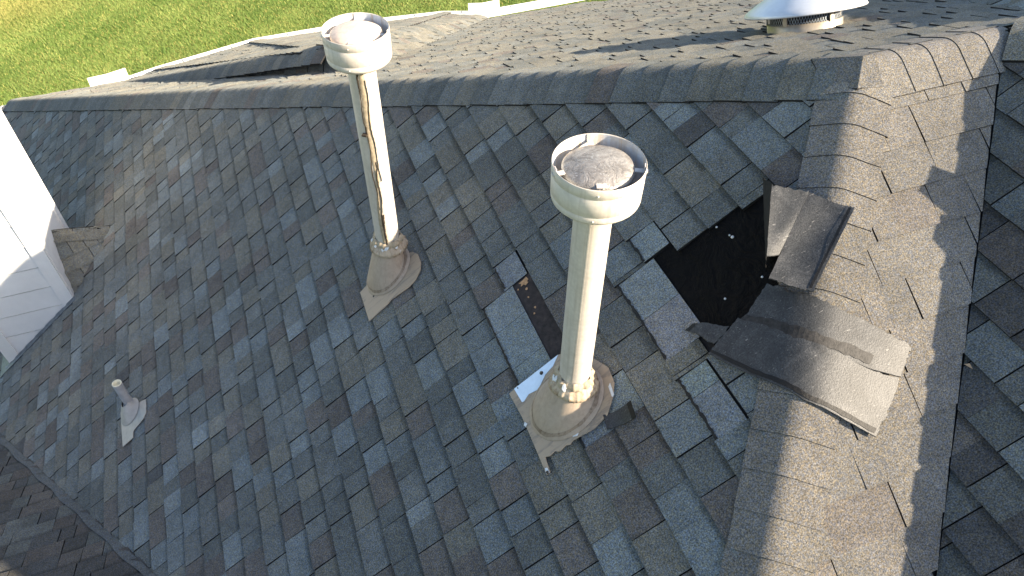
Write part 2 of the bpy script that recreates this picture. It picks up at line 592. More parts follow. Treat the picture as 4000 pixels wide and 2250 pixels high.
# u >= v/(NB*RT)  (v negative going down the back slope)
hpB = [(NB * RT, -1.0, 0.0), (0, -1, 0.0), (0, 1, yE * NB), (-1, 0, 3.4)]
hpB[0], hpB[1] = inset(hpB[0], .04), inset(hpB[1], .04)
slopeB = deck('roof_slope', B, cut(BIG, hpB),
              'sunlit back roof slope running down to the white gutter')
hpC = [inset((1.0, -1.0 / (NC * HT), 0.0), .028), inset((-1.0, 0.806 / NC, XD), .006), (0, -1, -.05), (0, 1, 2.75 * NC)]
slopeC = deck('roof_slope', Cc, cut(BIG, [hpC[0], inset(hpC[1], -.016), hpC[2], hpC[3]]),
              'sunlit roof slope between the front hip and the valley')
hpD = [inset((-.806, 1.0 / NA, 0.0), .006), inset((-1.0, -RT / NA, 0.0), .08), inset((HT ** -1, -1.0 / NA, TQ + RT * TQ / HT), .07)]
slopeD = deck('roof_slope', D, cut(BIG, [inset(hpD[0], -.016), hpD[1], hpD[2], (1, 0, 4.2)]),
              'shaded roof slope right of the valley')
# E lies where A is below it: SA*x < -2.604 - SE*y ; v = -y*NE
hpE = [(-SA, SE / NE, -2.604), (0, -1, 1.5)]
slopeE = deck('roof_slope', E_, [((-2.604 + SE / NE * 1.5) / SA, 1.5), ((-2.604 - SE / NE * 3.4) / SA, -3.4), (-7.4, -3.4), (-7.4, 1.5)],
              'dark roof slope below the lower valley')
# front slope right of the second hip (beyond the frame) keeps the roof closed
Gs = Slope(P2, (1, 0, 0), (0, 1, SCs))
deck('roof_slope', Gs, [(0, 0), (3, 0), (3, -2.6 * NC), (-2.6 / HT, -2.6 * NC)])
deck('roof_slope', B, [(XD, 0), (3.6, 0), (3.6, -P2.y * NB), (P2.x, -P2.y * NB)])

# --- torn and missing shingles on A: (v range of the course, u range without tabs)
EA, VA0 = 0.1525, -1.175
def crs(k):
    c = VA0 - EA * k + EA / 2
    return c - .02, c + .02
GA = [(*crs(0), -.64, -.122), (*crs(-1), -.64, -.172), (*crs(-2), -.60, -.184), (*crs(-3), -.52, -.215),
      (*crs(1), -.556, -.120), (*crs(1), -.936, -.650), (*crs(0), -.110, .037),
      (*crs(5), -.46, .275), (*crs(4), -.46, .440), (*crs(4), -.655, -.580), (*crs(3), -.652, -.460)]
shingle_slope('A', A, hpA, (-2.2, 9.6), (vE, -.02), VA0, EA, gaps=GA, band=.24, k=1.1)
shingle_slope('B', B, hpB, (-5.9, 3.4), (-yE * NB, -.02), -.05, .137, wr=(.09, .26), hscale=1.25,
              weights=[('grey', .45), ('tan', .5), ('brown', .05)], gap_w=.007, k=1.04)
shingle_slope('B', B, [(0, 1, 0), (RT * NB, -1.0, -RT * NB * XD), (-1, 0, 3.3), (0, -1, -P2.y * NB)], (XD, 3.3), (0, -P2.y * NB), .01, .137, wr=(.09, .26))
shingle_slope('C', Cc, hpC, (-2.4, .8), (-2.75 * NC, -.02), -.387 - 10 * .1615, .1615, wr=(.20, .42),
              weights=[('sunlit_sand', .88), ('brown', .12)], k=1.28, hscale=.68)  # tints lifted to brighten the sunlit slope
shingle_slope('D', D, hpD, (-4.1, .1), (-2.6, TQ * NA), .03, .1525, weights=[('grey', .42), ('brown', .28), ('blue', .12), ('dark', .25)], k=.88, band=.22)  # tints darkened to deepen the shade on this slope
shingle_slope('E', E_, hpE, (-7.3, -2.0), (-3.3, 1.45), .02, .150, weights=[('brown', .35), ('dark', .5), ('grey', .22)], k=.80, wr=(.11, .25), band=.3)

# exposed headlaps of the shingles whose covering tabs blew off: pale, a layer lower
def headlap(u0, u1, vb, vt, splits=()):
    us = [u0] + list(splits) + [u1]
    for a, b in zip(us[:-1], us[1:]):
        t_ = tuple(c * R.uniform(.97, 1.05) for c in (0.215, 0.228, 0.228))
        poly = [(a, vb), (b - .002, vb), (b - .002, vt), (a, vt)]
        for hp in hpA:
            poly = clip(poly, *hp)
        add_piece('A', A, poly, vb, vt - vb, .006, .002, t_)
headlap(-.46, .275, -1.9375, -1.744, (-.12, .10))
headlap(.275, .440, -1.790, -1.648)
headlap(-.556, -.120, -1.318, -1.122, (-.34,))
headlap(-.110, .037, -1.165, -1.030)
headlap(-.936, -.650, -1.320, -1.188, (-.75,))
headlap(-.655, -.580, -1.793, -1.640)
headlap(-.652, -.462, -1.625, -1.486)

def sealant(S, parent, u0, u1, v, w=.012, h=.0085):
    mb = MB()
    n = max(4, int(abs(u1 - u0) / .012))
    a, b = [], []
    for i in range(n + 1):
        u = u0 + (u1 - u0) * i / n
        a.append(S.w(u, v + R.uniform(-.003, .003), h))
        b.append(S.w(u, v + w * R.uniform(.6, 1.25), h + .001))
    vs = a + b
    mb.add(vs, [(i, i + 1, n + 1 + i + 1, n + 1 + i) for i in range(n)])
    mb.add(a + [p - S.n * .008 for p in a], [(i, i + 1, n + 2 + i, n + 1 + i) for i in range(n)])
    return mb.build('sealant_strip', M_SEAL, parent)
for u0, u1, v in ((-.45, .27, -1.937), (.285, .430, -1.788), (-.55, -.122, -1.318), (-.108, .035, -1.166),
                  (-.935, -.652, -1.322), (-.652, -.582, -1.794)):
    sealant(A, slopeA, u0, u1, v)

mb = MB()
prism(mb, [A.w(u, v, -.005) for u, v in cut([(-.118, -1.13), (-.118, -1.018), (-.166, -1.018), (-.178, -.72), (-.205, -.52), (-.66, -.56), (-.70, -1.13)], hpA)], -A.n * .006, 0, 0)
mb.build('underlayment', M_FELT, slopeA, label='bare black felt showing in the large torn hole')
mb = MB()
prism(mb, [A.w(u, v, -.003) for u, v in ((.273, -1.752), (.273, -1.628), (-.45, -1.628), (-.45, -1.752))], -A.n * .006, 0, 0)
mb.build('underlayment', M_SLOT, slopeA, label='narrow strip of bare dark felt beside the near flue')
mb = MB()
prism(mb, [A.w(u, v, -.0005) for u, v in ((.262, -1.712), (.262, -1.682), (.266, -1.662), (.246, -1.657), (.240, -1.670), (.232, -1.664), (.226, -1.684), (.240, -1.692), (.238, -1.708), (.250, -1.700))], -A.n * .004, 0, 0)
mb.build('bare_wood', M_WOOD, slopeA)
mb = MB()
for u, v, r in ((.205, -1.688, .006), (.158, -1.700, .005), (.085, -1.694, .007), (.06, -1.712, .005), (.235, -1.728, .004)):
    prism(mb, [A.w(u + r * math.cos(t) * R.uniform(.6, 1.3), v + r * math.sin(t) * R.uniform(.6, 1.3), -.0005) for t in np.linspace(0, 6.28, 7)[:-1]], -A.n * .003, 0, 0)
mb.build('wood_flecks', M_WOOD, slopeA, kind='stuff')
for u, v, r in ((-.279, -.818, .007), (-.264, -.822, .0042), (-.507, -.830, .005), (-.485, -.990, .005), (-.193, -.84, .005), (-.34, -.70, .004)):
    mb = MB()
    lathe(mb, [(r, 0), (r * .9, .002), (.0001, .003)], A.w(u, v, -.005), A.n, 10)
    mb.build('roofing_nail', M_NAIL, slopeA)

# --- ridge and hip caps
def caps(L0, d, length, d1, d2, w1, w2, expo, parent, weights, k=1.0, r=.085, lift=.012, first=0.0, seg=9):
    """Overlapping bent cap shingles along a line; butt ends face along +d (or -d when flip)."""
    L0, d, d1, d2 = Vector(L0), Vector(d).normalized(), Vector(d1).normalized(), Vector(d2).normalized()
    n1 = d.cross(d1)
    n1 = n1 if n1.z > 0 else -n1
    n2 = d.cross(d2)
    n2 = n2 if n2.z > 0 else -n2
    n = int(length / expo)
    for i in range(n):
        s0 = first + i * expo + R.uniform(-.006, .006)
        s1 = s0 + expo + .02
        ww1, ww2 = w1 + R.uniform(-.004, .004), w2 + R.uniform(-.004, .004)
        rows = []
        for s, hh in ((s0, .012 + lift * .2), (s1, .012 + lift)):
            sk = R.uniform(-.003, .003)
            base = L0 + d * s
            pts = [base + d1 * ww1 + n1 * hh + d * sk, base + d1 * (ww1 * .55 + r * .45) + n1 * hh]
            pa, pb, pc = base + d1 * r + n1 * hh, base + (n1 + n2).normalized() * hh, base + d2 * r + n2 * hh
            for t in np.linspace(0, 1, seg):
                pts.append(pa * (1 - t) ** 2 + pb * 2 * t * (1 - t) + pc * t * t)
            pts += [base + d2 * (ww2 * .55 + r * .45) + n2 * hh, base + d2 * ww2 + n2 * hh - d * sk]
            rows.append(pts)
        m_ = len(rows[0])
        mb = MB()
        tn = tint(weights, k)
        mb.add(rows[0] + rows[1], [(j, j + 1, m_ + j + 1, m_ + j) for j in range(m_ - 1)], 0, tn, True)
        up = (n1 + n2).normalized()
        for row, other in ((rows[0], 0), (rows[1], 1)):
            low = [p - up * .012 for p in row]
            mb.add(row + low, [(j, j + 1, m_ + j + 1, m_ + j) for j in range(m_ - 1)], 1, tn)
        for j in (0, m_ - 1):
            nn = n1 if j == 0 else n2
            q = [rows[0][j], rows[1][j], rows[1][j] - nn * .016, rows[0][j] - nn * .016]
            mb.add(q, [(0, 1, 2, 3)], 1, tn)
        c = sum(rows[0] + rows[1], Vector()) / (2 * m_)
        mb.build('ridge_cap', [M_SH, M_EDGE], parent, c)

def across(S, d, toward):
    """In-plane direction square to d, pointing downhill/away on slope S."""
    x = S.n.cross(Vector(d).normalized())
    return x if x.dot(Vector(toward)) > 0 else -x

CWA = [('grey', .7), ('tan', .2), ('brown', .06), ('blue', .04)]
CW = [('grey', .5), ('brown', .18), ('tan', .18), ('blue', .14)]
dR1 = Vector((-1, RT, -SA)).normalized()
lenR1 = Vector((-1, RT, -SA)).length * (-EAVE / SA) + .02
caps((0, 0, .0), dR1, lenR1, across(A, dR1, (-1, -1, 0)), across(B, dR1, (1, 1, 0)), .19, .17, .140, house, CWA, first=.0, lift=.009, r=.045)
dH = Vector((-1, -HT, -SA)).normalized()
caps((0, 0, 0), dH, 3.6, across(A, dH, (-1, 1, 0)), across(Cc, dH, (1, -1, 0)), .148, .150, .138, house,
     [('sunlit_sand', 1)], k=1.22, first=.0, lift=.007, r=.036)
caps((XD + .02, 0, 0), (-1, 0, 0), XD - .01, across(Cc, (1, 0, 0), (0, -1, 0)), across(B, (1, 0, 0), (0, 1, 0)), .18, .17, .141, house,
     [('sunlit_sand', 1)], k=1.24, first=0, lift=.005, r=.05)
mb = MB()
def crown(x, y, h=.022):
    return Vector((x, y, min(SA * x, SCs * y, -SB * y) + h))
apex = [(.06, 0), (.03, -.12), (-.085, -.1065), (-.14, 0), (-.10, .162), (-.02, .13), (.05, .06)]
ring = [crown(*q) for q in apex]
mb.add(ring + [crown(0, 0, .022)], [(i, (i + 1) % 7, 7) for i in range(7)], 0, (0.155, 0.146, 0.130))
mb.add(ring + [p - Vector((0, 0, .008)) for p in ring], [(i, (i + 1) % 7, 7 + (i + 1) % 7, 7 + i) for i in range(7)], 1)
mb.build('ridge_cap', [M_SH, M_EDGE], house, (0, 0, 0), label='cap patch folded over the corner where hips and ridge meet')
dQ = Vector((1, -RT, SA)).normalized()
caps(P2, -dQ, TQ / dQ.x + .05, across(D, dQ, (-1, -1, 0)), across(B, dQ, (1, 1, 0)), .17, .17, .14, house, CW, lift=.02)
caps(P2, dH, 4.0, across(D, dH, (-1, 1, 0)), across(Gs, dH, (1, -1, 0)), .15, .15, .14, house, CW, lift=.016)
# invented upright flaps on the second hip, out of frame, to cast the shadow notch
mb = MB()
for (cx, hgt, wid) in ((0, .125, .10), (.17, .06, .09)):
    q = P2 + dH * (.50 + cx)
    up = Vector((-.2, .1, 1)).normalized()
    prism(mb, [q - dH * wid, q + dH * wid, q + dH * wid * .5 + up * hgt, q - dH * wid * .8 + up * hgt * .8], Vector((.012, -.008, 0)), 0, 1, (0.14, 0.14, 0.135), True)
mb.build('ridge_cap', [M_SH, M_EDGE], house, label='added upright cap out of frame, shaped to cast the shadow notch')

# --- wing at the back: a shallow hipped bay
K = Vector((-1.6, 4.084, -1.744))
K0 = Vector((-1.40, 3.60, -1.738))
BAY = [Vector(p) for p in ((-4.40, 9.24, -4.50), (-3.66, 9.50, -4.5), (-2.18, 9.88, -4.5), (1.0, 9.76, -4.5), (1.6, 9.42, -4.5))]
def facet(key, pts, e, weights, k=1.0, v0=0.0, wr=(.1, .28), deck_label=None, lift=0.0, hscale=1.0, parent=None):
    pts = [Vector(p) for p in pts]
    n = (pts[1] - pts[0]).cross(pts[2] - pts[0]).normalized()
    n = n if n.z > 0 else -n
    eu = Vector((0, 0, 1)).cross(n).normalized()
    ev = n.cross(eu)
    ev = ev if ev.z > 0 else -ev
    S = Slope(pts[0], eu, ev)
    uvs = [S.uv(p) for p in pts]
    sg = sum(uvs[i][0] * uvs[(i + 1) % len(uvs)][1] - uvs[(i + 1) % len(uvs)][0] * uvs[i][1] for i in range(len(uvs)))
    if sg < 0:
        uvs.reverse()
    hps = []
    for i in range(len(uvs)):
        (a0, b0), (a1, b1) = uvs[i], uvs[(i + 1) % len(uvs)]
        hps.append((-(b1 - b0), a1 - a0, (b1 - b0) * a0 - (a1 - a0) * b0))
    mb = MB()
    prism(mb, [S.w(u, v, -.012) for u, v in uvs], -S.n * .02, 0, 0)
    o = mb.build('roof_slope', M_EDGE, parent or house)
    us = [u for u, v in uvs]
    vs = [v for u, v in uvs]
    SLOPES[key] = o
    shingle_slope(key, S, hps, (min(us), max(us)), (min(vs), max(vs)), v0, e, weights=weights, k=k, wr=wr, hscale=hscale)
    return o, S
SLOPES = {'A': slopeA, 'B': slopeB, 'C': slopeC, 'D': slopeD, 'E': slopeE}
BW = [('grey', .45), ('tan', .5), ('brown', .05)]
facet('W0', [K0, K, BAY[0] + Vector((0, .02, .01)), BAY[0] + Vector((0, -.05, .0))], .14, CW, hscale=1.1)
for i in range(4):
    facet('W%d' % (i + 1), [K, BAY[i], BAY[i + 1]], .14, BW, hscale=1.2)
facet('W5', [K0, K, BAY[4] + Vector((0, .02, .01)), BAY[4] + Vector((0, -.15, .0))], .14, BW, hscale=1.1)
def hipcaps(a, b, wa, k=1.0, first=.05, w=.14, lift=.016, cw=BW):
    """Caps along a hip from a (high) to b (low), with side directions given as vectors wa."""
    d = (Vector(b) - Vector(a)).normalized()
    caps(a, d, (Vector(b) - Vector(a)).length - first, wa[0], wa[1], w, w, .15, house, cw, k=k, first=first, lift=lift, r=.07, seg=5)
def side(d, p):     # direction from the hip towards a point, square to d
    x = Vector(p)
    return (x - d * x.dot(d)).normalized()
dl = (BAY[0] - K).normalized()
hipcaps(K, BAY[0], (side(dl, (-.45, -.85, -.30)), side(dl, (BAY[1] - K))), w=.17)
dr = (BAY[4] - K).normalized()
hipcaps(K, BAY[4], (side(dr, (.45, -.85, -.30)), side(dr, (BAY[3] - K))), w=.17)
for i in (1, 2, 3):
    dd = (BAY[i] - K).normalized()
    hipcaps(K, BAY[i], (side(dd, BAY[i - 1] - K), side(dd, BAY[i + 1] - K)), w=.11, first=.5, lift=.02)
# --- low cross gable at the far right of the back slope
def Bz(x, y):
    return -SB * y
g0, g1 = Vector((1.12, .05, Bz(1.12, .05))), Vector((2.55, 2.29, Bz(2.55, 2.29)))
c0, c1 = g0 + Vector((.20, -.12, .16)), g1 + Vector((.42, -.10, .34))
facet('X0', [g0, g1, c1, c0], .14, CW)
r0, r1 = c0 + Vector((.9, -.5, -.10)), c1 + Vector((.9, -.5, -.10))
facet('X1', [c0, c1, r1, r0], .14, BW)
dg = (c1 - c0).normalized()
hipcaps(c0, c1, (side(dg, g0 - c0), side(dg, r0 - c0)), first=0)

# --- cricket behind the chimney
q0, q1 = Vector((-4.30, 3.89, -2.87)), Vector((-3.84, 3.96, -3.015))
qn, qf = Vector((-4.315, 3.50, -3.378)), Vector((-4.315, 4.32, -3.378))
CRW = [('tan', .7), ('grey', .3)]  # cricket shingles tinted lighter in place of light bounced off the chase
facet('K0', [q0, q1, qn], .13, CRW, 1.45, wr=(.12, .2))
facet('K1', [q0, q1, qf], .13, CRW, 1.45, wr=(.12, .2))
dq = (q1 - q0).normalized()
caps(q0, dq, .44, side(dq, qn - q0), side(dq, qf - q0), .11, .11, .11, house, CRW, k=1.4, r=.06, lift=.008)

# --- valley lining between slope A and slope E
mb = MB()
vd = Vector((1, -1.549, SA)).normalized()
v0p = Vector((-5.6, 3.514, -4.377))
nE_ = E_.n
wE = nE_.cross(vd)
wE = wE if wE.x < 0 else -wE
N = 70
for i in range(N):
    a, b = v0p + vd * (5.2 * i / N), v0p + vd * (5.2 * (i + 1) / N)
    w0, w1 = .062 + .007 * math.sin(i * .9), .062 + .007 * math.sin(i * .9 + .9)
    mb.add([a + A.n * .014, b + A.n * .014, b + wE * w1 + nE_ * .016, a + wE * w0 + nE_ * .016], [(0, 1, 2, 3)], 0, (0.105, 0.112, 0.112), True)
mb.build('valley_lining', M_SH, house)

# --- pieces -> objects: the 300 that show largest stand alone, the rest of each slope is one part
PIECES.sort(key=lambda p: -p[0])
single = [p for p in PIECES if p[0] > 0][:298]
sid = set(id(p) for p in single)
for sc, key, mb, c, nme in single:
    mb.build(nme, [M_SH, M_EDGE], SLOPES[key], c)
rest = {}
for p in PIECES:
    if id(p) not in sid:
        rest.setdefault(p[1], []).append(p)
for key, ps in rest.items():
    big = MB()
    for sc, _, mb, c, nme in ps:
        k = len(big.v)
        big.v += mb.v
        big.t += mb.t
        big.f += [[k + j for j in f] for f in mb.f]
        big.mi += mb.mi
        big.sm += mb.sm
    big.build('shingle_courses', [M_SH, M_EDGE], SLOPES[key], kind='stuff')

# --- house walls below the eaves
mb = MB()
for a, b in (((-5.35, 8.7), (-4.1, 8.9)), ((-4.1, 8.9), (-3.5, 9.1)), ((-3.5, 9.1), (-2.1, 9.4)), ((-2.1, 9.4), (1.0, 9.3)), ((1.0, 9.3), (1.5, 9.0)), ((1.5, 9.0), (3.6, 9.0)),
             ((-5.35, 8.7), (-5.35, 3.0))):
    a, b = Vector((*a, 0)), Vector((*b, 0))
    mid = (a + b) / 2
    box(mb, (mid.x, mid.y, -5.98), (b - a) / 2, Vector((-(b - a).y, (b - a).x, 0)).normalized() * .06, (0, 0, 1.34))
mb.build('wall', M_SIDE, house)

# ------------------------------------------------------------------ gutters and splash guards
GP = [Vector(p) for p in ((-5.86, 4.2, EAVE), (-5.86, 9.22, EAVE), (-4.40, 9.36, EAVE), (-3.71, 9.61, EAVE), (-2.2, 10.0, EAVE),
                          (-1.1, 10.01, EAVE), (0.0, 9.98, EAVE), (1.0, 9.87, EAVE), (1.6, 9.66, EAVE), (2.72, 9.68, EAVE), (4.2, 9.72, EAVE))]
gut = thing('gutter', 'white roof gutter along the far eave above the lawn', 'gutter', (0, 9.6, EAVE))
prof = [(-.125, .012), (-.122, -.085), (-.02, -.088), (.004, -.035), (0, .0), (-.014, .004), (-.014, -.004), (-.004, -.006), (-.002, -.034), (-.024, -.082), (-.119, -.079), (-.121, .012)]
mb = MB()
rings = []
for i, p in enumerate(GP):
    d0 = (GP[i] - GP[i - 1]).normalized() if i else (GP[1] - GP[0]).normalized()
    d1 = (GP[i + 1] - GP[i]).normalized() if i < len(GP) - 1 else d0
    t = (d0 + d1).normalized()
    out = Vector((-t.y, t.x, 0)) / max(.4, t.dot(d0))
    rings.append([p + out * o + Vector((0, 0, h)) for o, h in prof])
for i in range(len(rings) - 1):
    n = len(prof)
    mb.add(rings[i] + rings[i + 1], [(j, (j + 1) % n, n + (j + 1) % n, n + j) for j in range(n)])
mb.build('trough', M_WHITE, gut, (0, 9.6, EAVE))
for i in range(1, len(GP) - 1):
    a, b = GP[i], GP[i + 1]
    d = (b - a)
    L = d.length
    d.normalize()
    out = Vector((-d.y, d.x, 0))
    for j in range(max(1, int(L / .75))):
        p = a + d * (L * (j + .5) / max(1, int(L / .75)))
        mb = MB()
        box(mb, p - out * .06 + Vector((0, 0, -.004)), d * .010, out * .055, (0, 0, .004))
        box(mb, p - out * .118 + Vector((0, 0, -.004)), d * .016, out * .004, (0, 0, .018))
        mb.build('gutter_hanger', M_STEP, gut, p)

def guard(pts, label, h=.125):
    t = thing('splash_guard', label, 'splash guard', pts[1], 'splash guards on the far gutter')
    for a, b in zip(pts[:-1], pts[1:]):
        a, b = Vector(a), Vector(b)
        d = (b - a).normalized()
        out = Vector((-d.y, d.x, 0))
        mb = MB()
        mid = (a + b) / 2 + Vector((0, 0, h / 2))
        box(mb, mid + out * .012, (b - a) / 2 - d * .001, out * .0015, Vector((0, 0, h / 2)) + out * .008)
        box(mb, (a + b) / 2 + Vector((0, 0, .002)) - out * .008, (b - a) / 2 - d * .003, out * .018, (0, 0, .0012))
        mb.build('metal_panel', M_WHITE, t, mid)
guard([(-4.658, 9.345, EAVE), (-4.383, 9.375, EAVE), (-4.12, 9.465, EAVE)], 'white bent splash guard on the left gutter corner beside the long valley')
guard([(1.413, 9.725, EAVE), (1.654, 9.66, EAVE), (1.97, 9.675, EAVE)], 'white corner splash guard on the far gutter behind the tall flues')

# ------------------------------------------------------------------ chimney chase
CX0, CX1, CY0, CY1, CZ0, CZ1 = -5.06, -4.30, 3.50, 4.285, -4.15, .15
ch = thing('chimney', 'white lap sided chimney chase rising at the left edge', 'chimney', ((CX0 + CX1) / 2, (CY0 + CY1) / 2, CZ0))
mb = MB()
box(mb, ((CX0 + CX1) / 2, (CY0 + CY1) / 2, (CZ0 + CZ1) / 2), ((CX1 - CX0) / 2 - .02, 0, 0), (0, (CY1 - CY0) / 2 - .02, 0), (0, 0, (CZ1 - CZ0) / 2))
mb.build('chase_core', M_STEP, ch, (CX0, CY0, CZ0))
mb = MB()
box(mb, ((CX0 + CX1) / 2, (CY0 + CY1) / 2, CZ1 + .02), ((CX1 - CX0) / 2 + .03, 0, 0), (0, (CY1 - CY0) / 2 + .03, 0), (0, 0, .02))
mb.build('chase_top', M_STEP, ch, (CX0, CY0, CZ1))
z = -4.093
while z < CZ1 - .05:
    z1 = min(z + .231, CZ1)
    for face in (0, 1):
        mb = MB()
        if face == 0:
            a, b = CX0 + .10, CX1 - .10
            vs = [(a, CY0 - .002, z + .013), (b, CY0 - .002, z + .013), (b, CY0 + .006, z1), (a, CY0 + .006, z1),
                  (a, CY0 + .020, z + .010), (b, CY0 + .020, z + .010), (b, CY0 + .020, z1), (a, CY0 + .020, z1)]
        else:
            a, b = CY0 + .10, CY1 - .10
            vs = [(CX1 + .002, a, z + .013), (CX1 + .002, b, z + .013), (CX1 - .006, b, z1), (CX1 - .006, a, z1),
                  (CX1 - .020, a, z + .010), (CX1 - .020, b, z + .010), (CX1 - .020, b, z1), (CX1 - .020, a, z1)]
        mb.add(vs, [(0, 1, 2, 3), (4, 5, 1, 0), (3, 2, 6, 7), (0, 3, 7, 4), (1, 5, 6, 2)])
        mb.build('siding_board', M_SIDE, ch, vs[0])
    z = z1
for cx, cy, sx, sy in ((CX1, CY0, -1, 1), (CX0, CY0, 1, 1), (CX1, CY1, -1, -1)):
    mb = MB()
    box(mb, (cx + sx * .048, cy - sy * .004, (CZ0 + CZ1) / 2), (.053, 0, 0), (0, .009, 0), (0, 0, (CZ1 - CZ0) / 2 - .01))
    box(mb, (cx - sx * .004, cy + sy * .055, (CZ0 + CZ1) / 2), (.009, 0, 0), (0, .045, 0), (0, 0, (CZ1 - CZ0) / 2 - .01))
    mb.build('corner_board', M_TRIM, ch, (cx, cy, CZ0))
mb = MB()
a0, a1 = A.uv((CX0 - .08, CY0, (CX0 - .08) * SA)), A.uv((CX1 + .03, CY0, (CX1 + .03) * SA))
prism(mb, [A.w(CY0 - .01, a0[1], .020), A.w(CY0 - .01, a1[1], .020), A.w(CY0 - .055, a1[1], .017), A.w(CY0 - .06, a0[1] - .02, .017)], -A.n * .01, 0, 0)
for i in range(7):
    va = a0[1] + (a1[1] - a0[1]) * (i + .3) / 7
    prism(mb, [A.w(CY0 - .012, va, .026), A.w(CY0 - .012, va + .1, .024), A.w(CY0 - .030, va + .1, .020), A.w(CY0 - .030, va, .022)], -A.n * .01, 0, 0)
mb.build('step_flashing', M_STEP, ch, (CX1, CY0, CX1 * SA))
mb = MB()
prism(mb, [A.w(3.44, -5.12 * NA, .018), A.w(3.50, -5.06 * NA, .018), A.w(4.2, -5.07 * NA, .018), A.w(4.2, -5.17 * NA, .014), A.w(3.44, -5.18 * NA, .014)], -A.n * .01, 0, 0)
mb.build('apron_flashing', M_STEP, ch, (CX0, CY0, CX0 * SA))

# ------------------------------------------------------------------ tall flues
def flue(bx, by, ztop, cap_h, label, plate, cone_r, cone_h, disc_m, seed, extras):
    rr = random.Random(seed)
    bz = bx * SA
    t = thing('flue', label, 'flue', (bx, by, bz), 'tall cream flues through the shaded slope')
    o = (bx, by, bz)
    zb = ztop - cap_h
    r = .063
    # pipe
    mb = MB()
    lathe(mb, [(r, bz - .06), (r, zb + .012)], (bx, by, 0), seg=48)
    pipe_o = mb.build('pipe', M_PIPE, t, o)
    mb = MB()
    sa = math.radians(236 if seed == 8 else 300)
    su = Vector((math.cos(sa), math.sin(sa), 0))
    sw = Vector((-su.y, su.x, 0))
    box(mb, Vector((bx, by, (bz + zb) / 2)) + su * r, su * .0012, sw * .0022, (0, 0, (zb - bz) / 2))
    mb.build('pipe_seam', M_PIPE, pipe_o, o)
    # cap: ringed band with a rolled rim, tapering to the pipe
    rc = .1435
    cap = MB()
    lathe(cap, [(r + .001, zb - .004), (r + .003, zb + .002), (rc * .84, zb + .004), (rc * .90, zb + .007), (rc * .975, zb + .019), (rc * .985, zb + .024),
                (rc * .987, zb + .040), (rc * .975, zb + .0425), (rc * .990, zb + .045), (rc * .997, ztop - .040), (rc * .984, ztop - .0375), (rc, ztop - .035),
                (rc, ztop - .003), (rc - .0015, ztop), (rc - .003, ztop - .003)], (bx, by, 0), seg=72)
    co = cap.build('cap', M_CAP, t, (bx, by, zb))
    inn = MB()
    lathe(inn, [(rc - .003, ztop - .003), (rc - .004, ztop - .075), (rc * .80, zb + .022)], (bx, by, 0), seg=72)
    inn.build('inner_wall', M_CAPIN, co, (bx, by, zb))
    thr = MB()
    lathe(thr, [(rc * .80, zb + .022), (r, zb + .02), (.0005, zb + .019)], (bx, by, 0), seg=48)
    thr.build('throat', M_DARK, co, (bx, by, zb))
    # baffle disc
    dm = MB()
    rd = .112
    pr = [(rd - .004, ztop - .050), (rd, ztop - .030), (rd, ztop - .024), (rd * .93, ztop - .017), (rd * .7, ztop - .008), (rd * .4, ztop - .001), (.0004, ztop + .002)]
    def dent(j, a, rad, h):
        return rad * (1 + .010 * math.sin(3 * a + seed) * (j < 4)), h + (.0014 * math.sin(3 * a + j * .7 + seed) if j < 5 else .0)
    lathe(dm, pr, (bx, by, 0), seg=56, ruffle=dent)
    do = dm.build('baffle_disc', disc_m, co, (bx, by, zb))
    # lugs: angle straps from disc to band
    for ang in (100, 192, 355, 268):
        a = math.radians(ang + rr.uniform(-4, 4) - 21)
        u = Vector((math.cos(a), math.sin(a), 0))
        v = Vector((-u.y, u.x, 0))
        lg = MB()
        c = Vector((bx, by, ztop - .022)) + u * (rd + rc) / 2
        if ang != 268:
            box(lg, c, u * ((rc - rd) / 2 + .004), v * .009, (0, 0, .0015))
            box(lg, Vector((bx, by, ztop - .012)) + u * (rc - .006), u * .0015, v * .009, (0, 0, .012))
        else:
            box(lg, Vector((bx, by, ztop - .014)) + u * (rd - .012), u * .014, v * .014, (0, 0, .0015))
        lg.build('lug', M_CAP, co, c)
    for ang, zz in ((265, ztop - .022), (262, zb + .030)):
        a = math.radians(ang - 21)
        u = Vector((math.cos(a), math.sin(a), 0))
        rv = MB()
        lathe(rv, [(.004, 0), (.003, .002), (.0003, .003)], Vector((bx, by, zz)) + u * rc * .995, u, 10)
        rv.build('rivet', M_CAP, co, Vector((bx, by, zz)) + u * rc)
    # base plate on the slope
    pl = MB()
    prism(pl, [A.w(u, v, .021) for u, v in plate], -A.n * .004, 0, 0, None, True)
    po = pl.build('base_plate', M_FLASH, t, o)
    # flashing cone: ellipse on the slope lofted to a level ring round the pipe
    cn = MB()
    seg = 48
    u0, v0 = A.uv(o)
    rows = []
    ring_z = bz + cone_h
    for s, lift in ((1.14, .0235), (1.10, .030), (1.0, .034), (.93, .05)):
        rows.append([A.w(u0 + cone_r[2] + cone_r[0] * s * math.cos(a), v0 + cone_r[3] + cone_r[1] * s * math.sin(a), lift) for a in np.linspace(0, 2 * math.pi, seg + 1)[:-1]])
    top = [Vector((bx + .083 * math.sin(a), by + .083 * math.cos(a), ring_z)) for a in np.linspace(0, 2 * math.pi, seg + 1)[:-1]]
    base = rows[-1]
    for f in (.3, .6, .85, 1.0):
        rows.append([p * (1 - f) + q * f for p, q in zip(base, top)])
    vs = [p for r_ in rows for p in r_]
    fs = [(j * seg + i, j * seg + (i + 1) % seg, (j + 1) * seg + (i + 1) % seg, (j + 1) * seg + i) for j in range(len(rows) - 1) for i in range(seg)]
    cn.add(vs, fs, 0, None, True)
    cno = cn.build('flashing_cone', M_CONE, t, o)
    st = MB()
    inner, outer = [], []
    rs_ = random.Random(seed + 5)
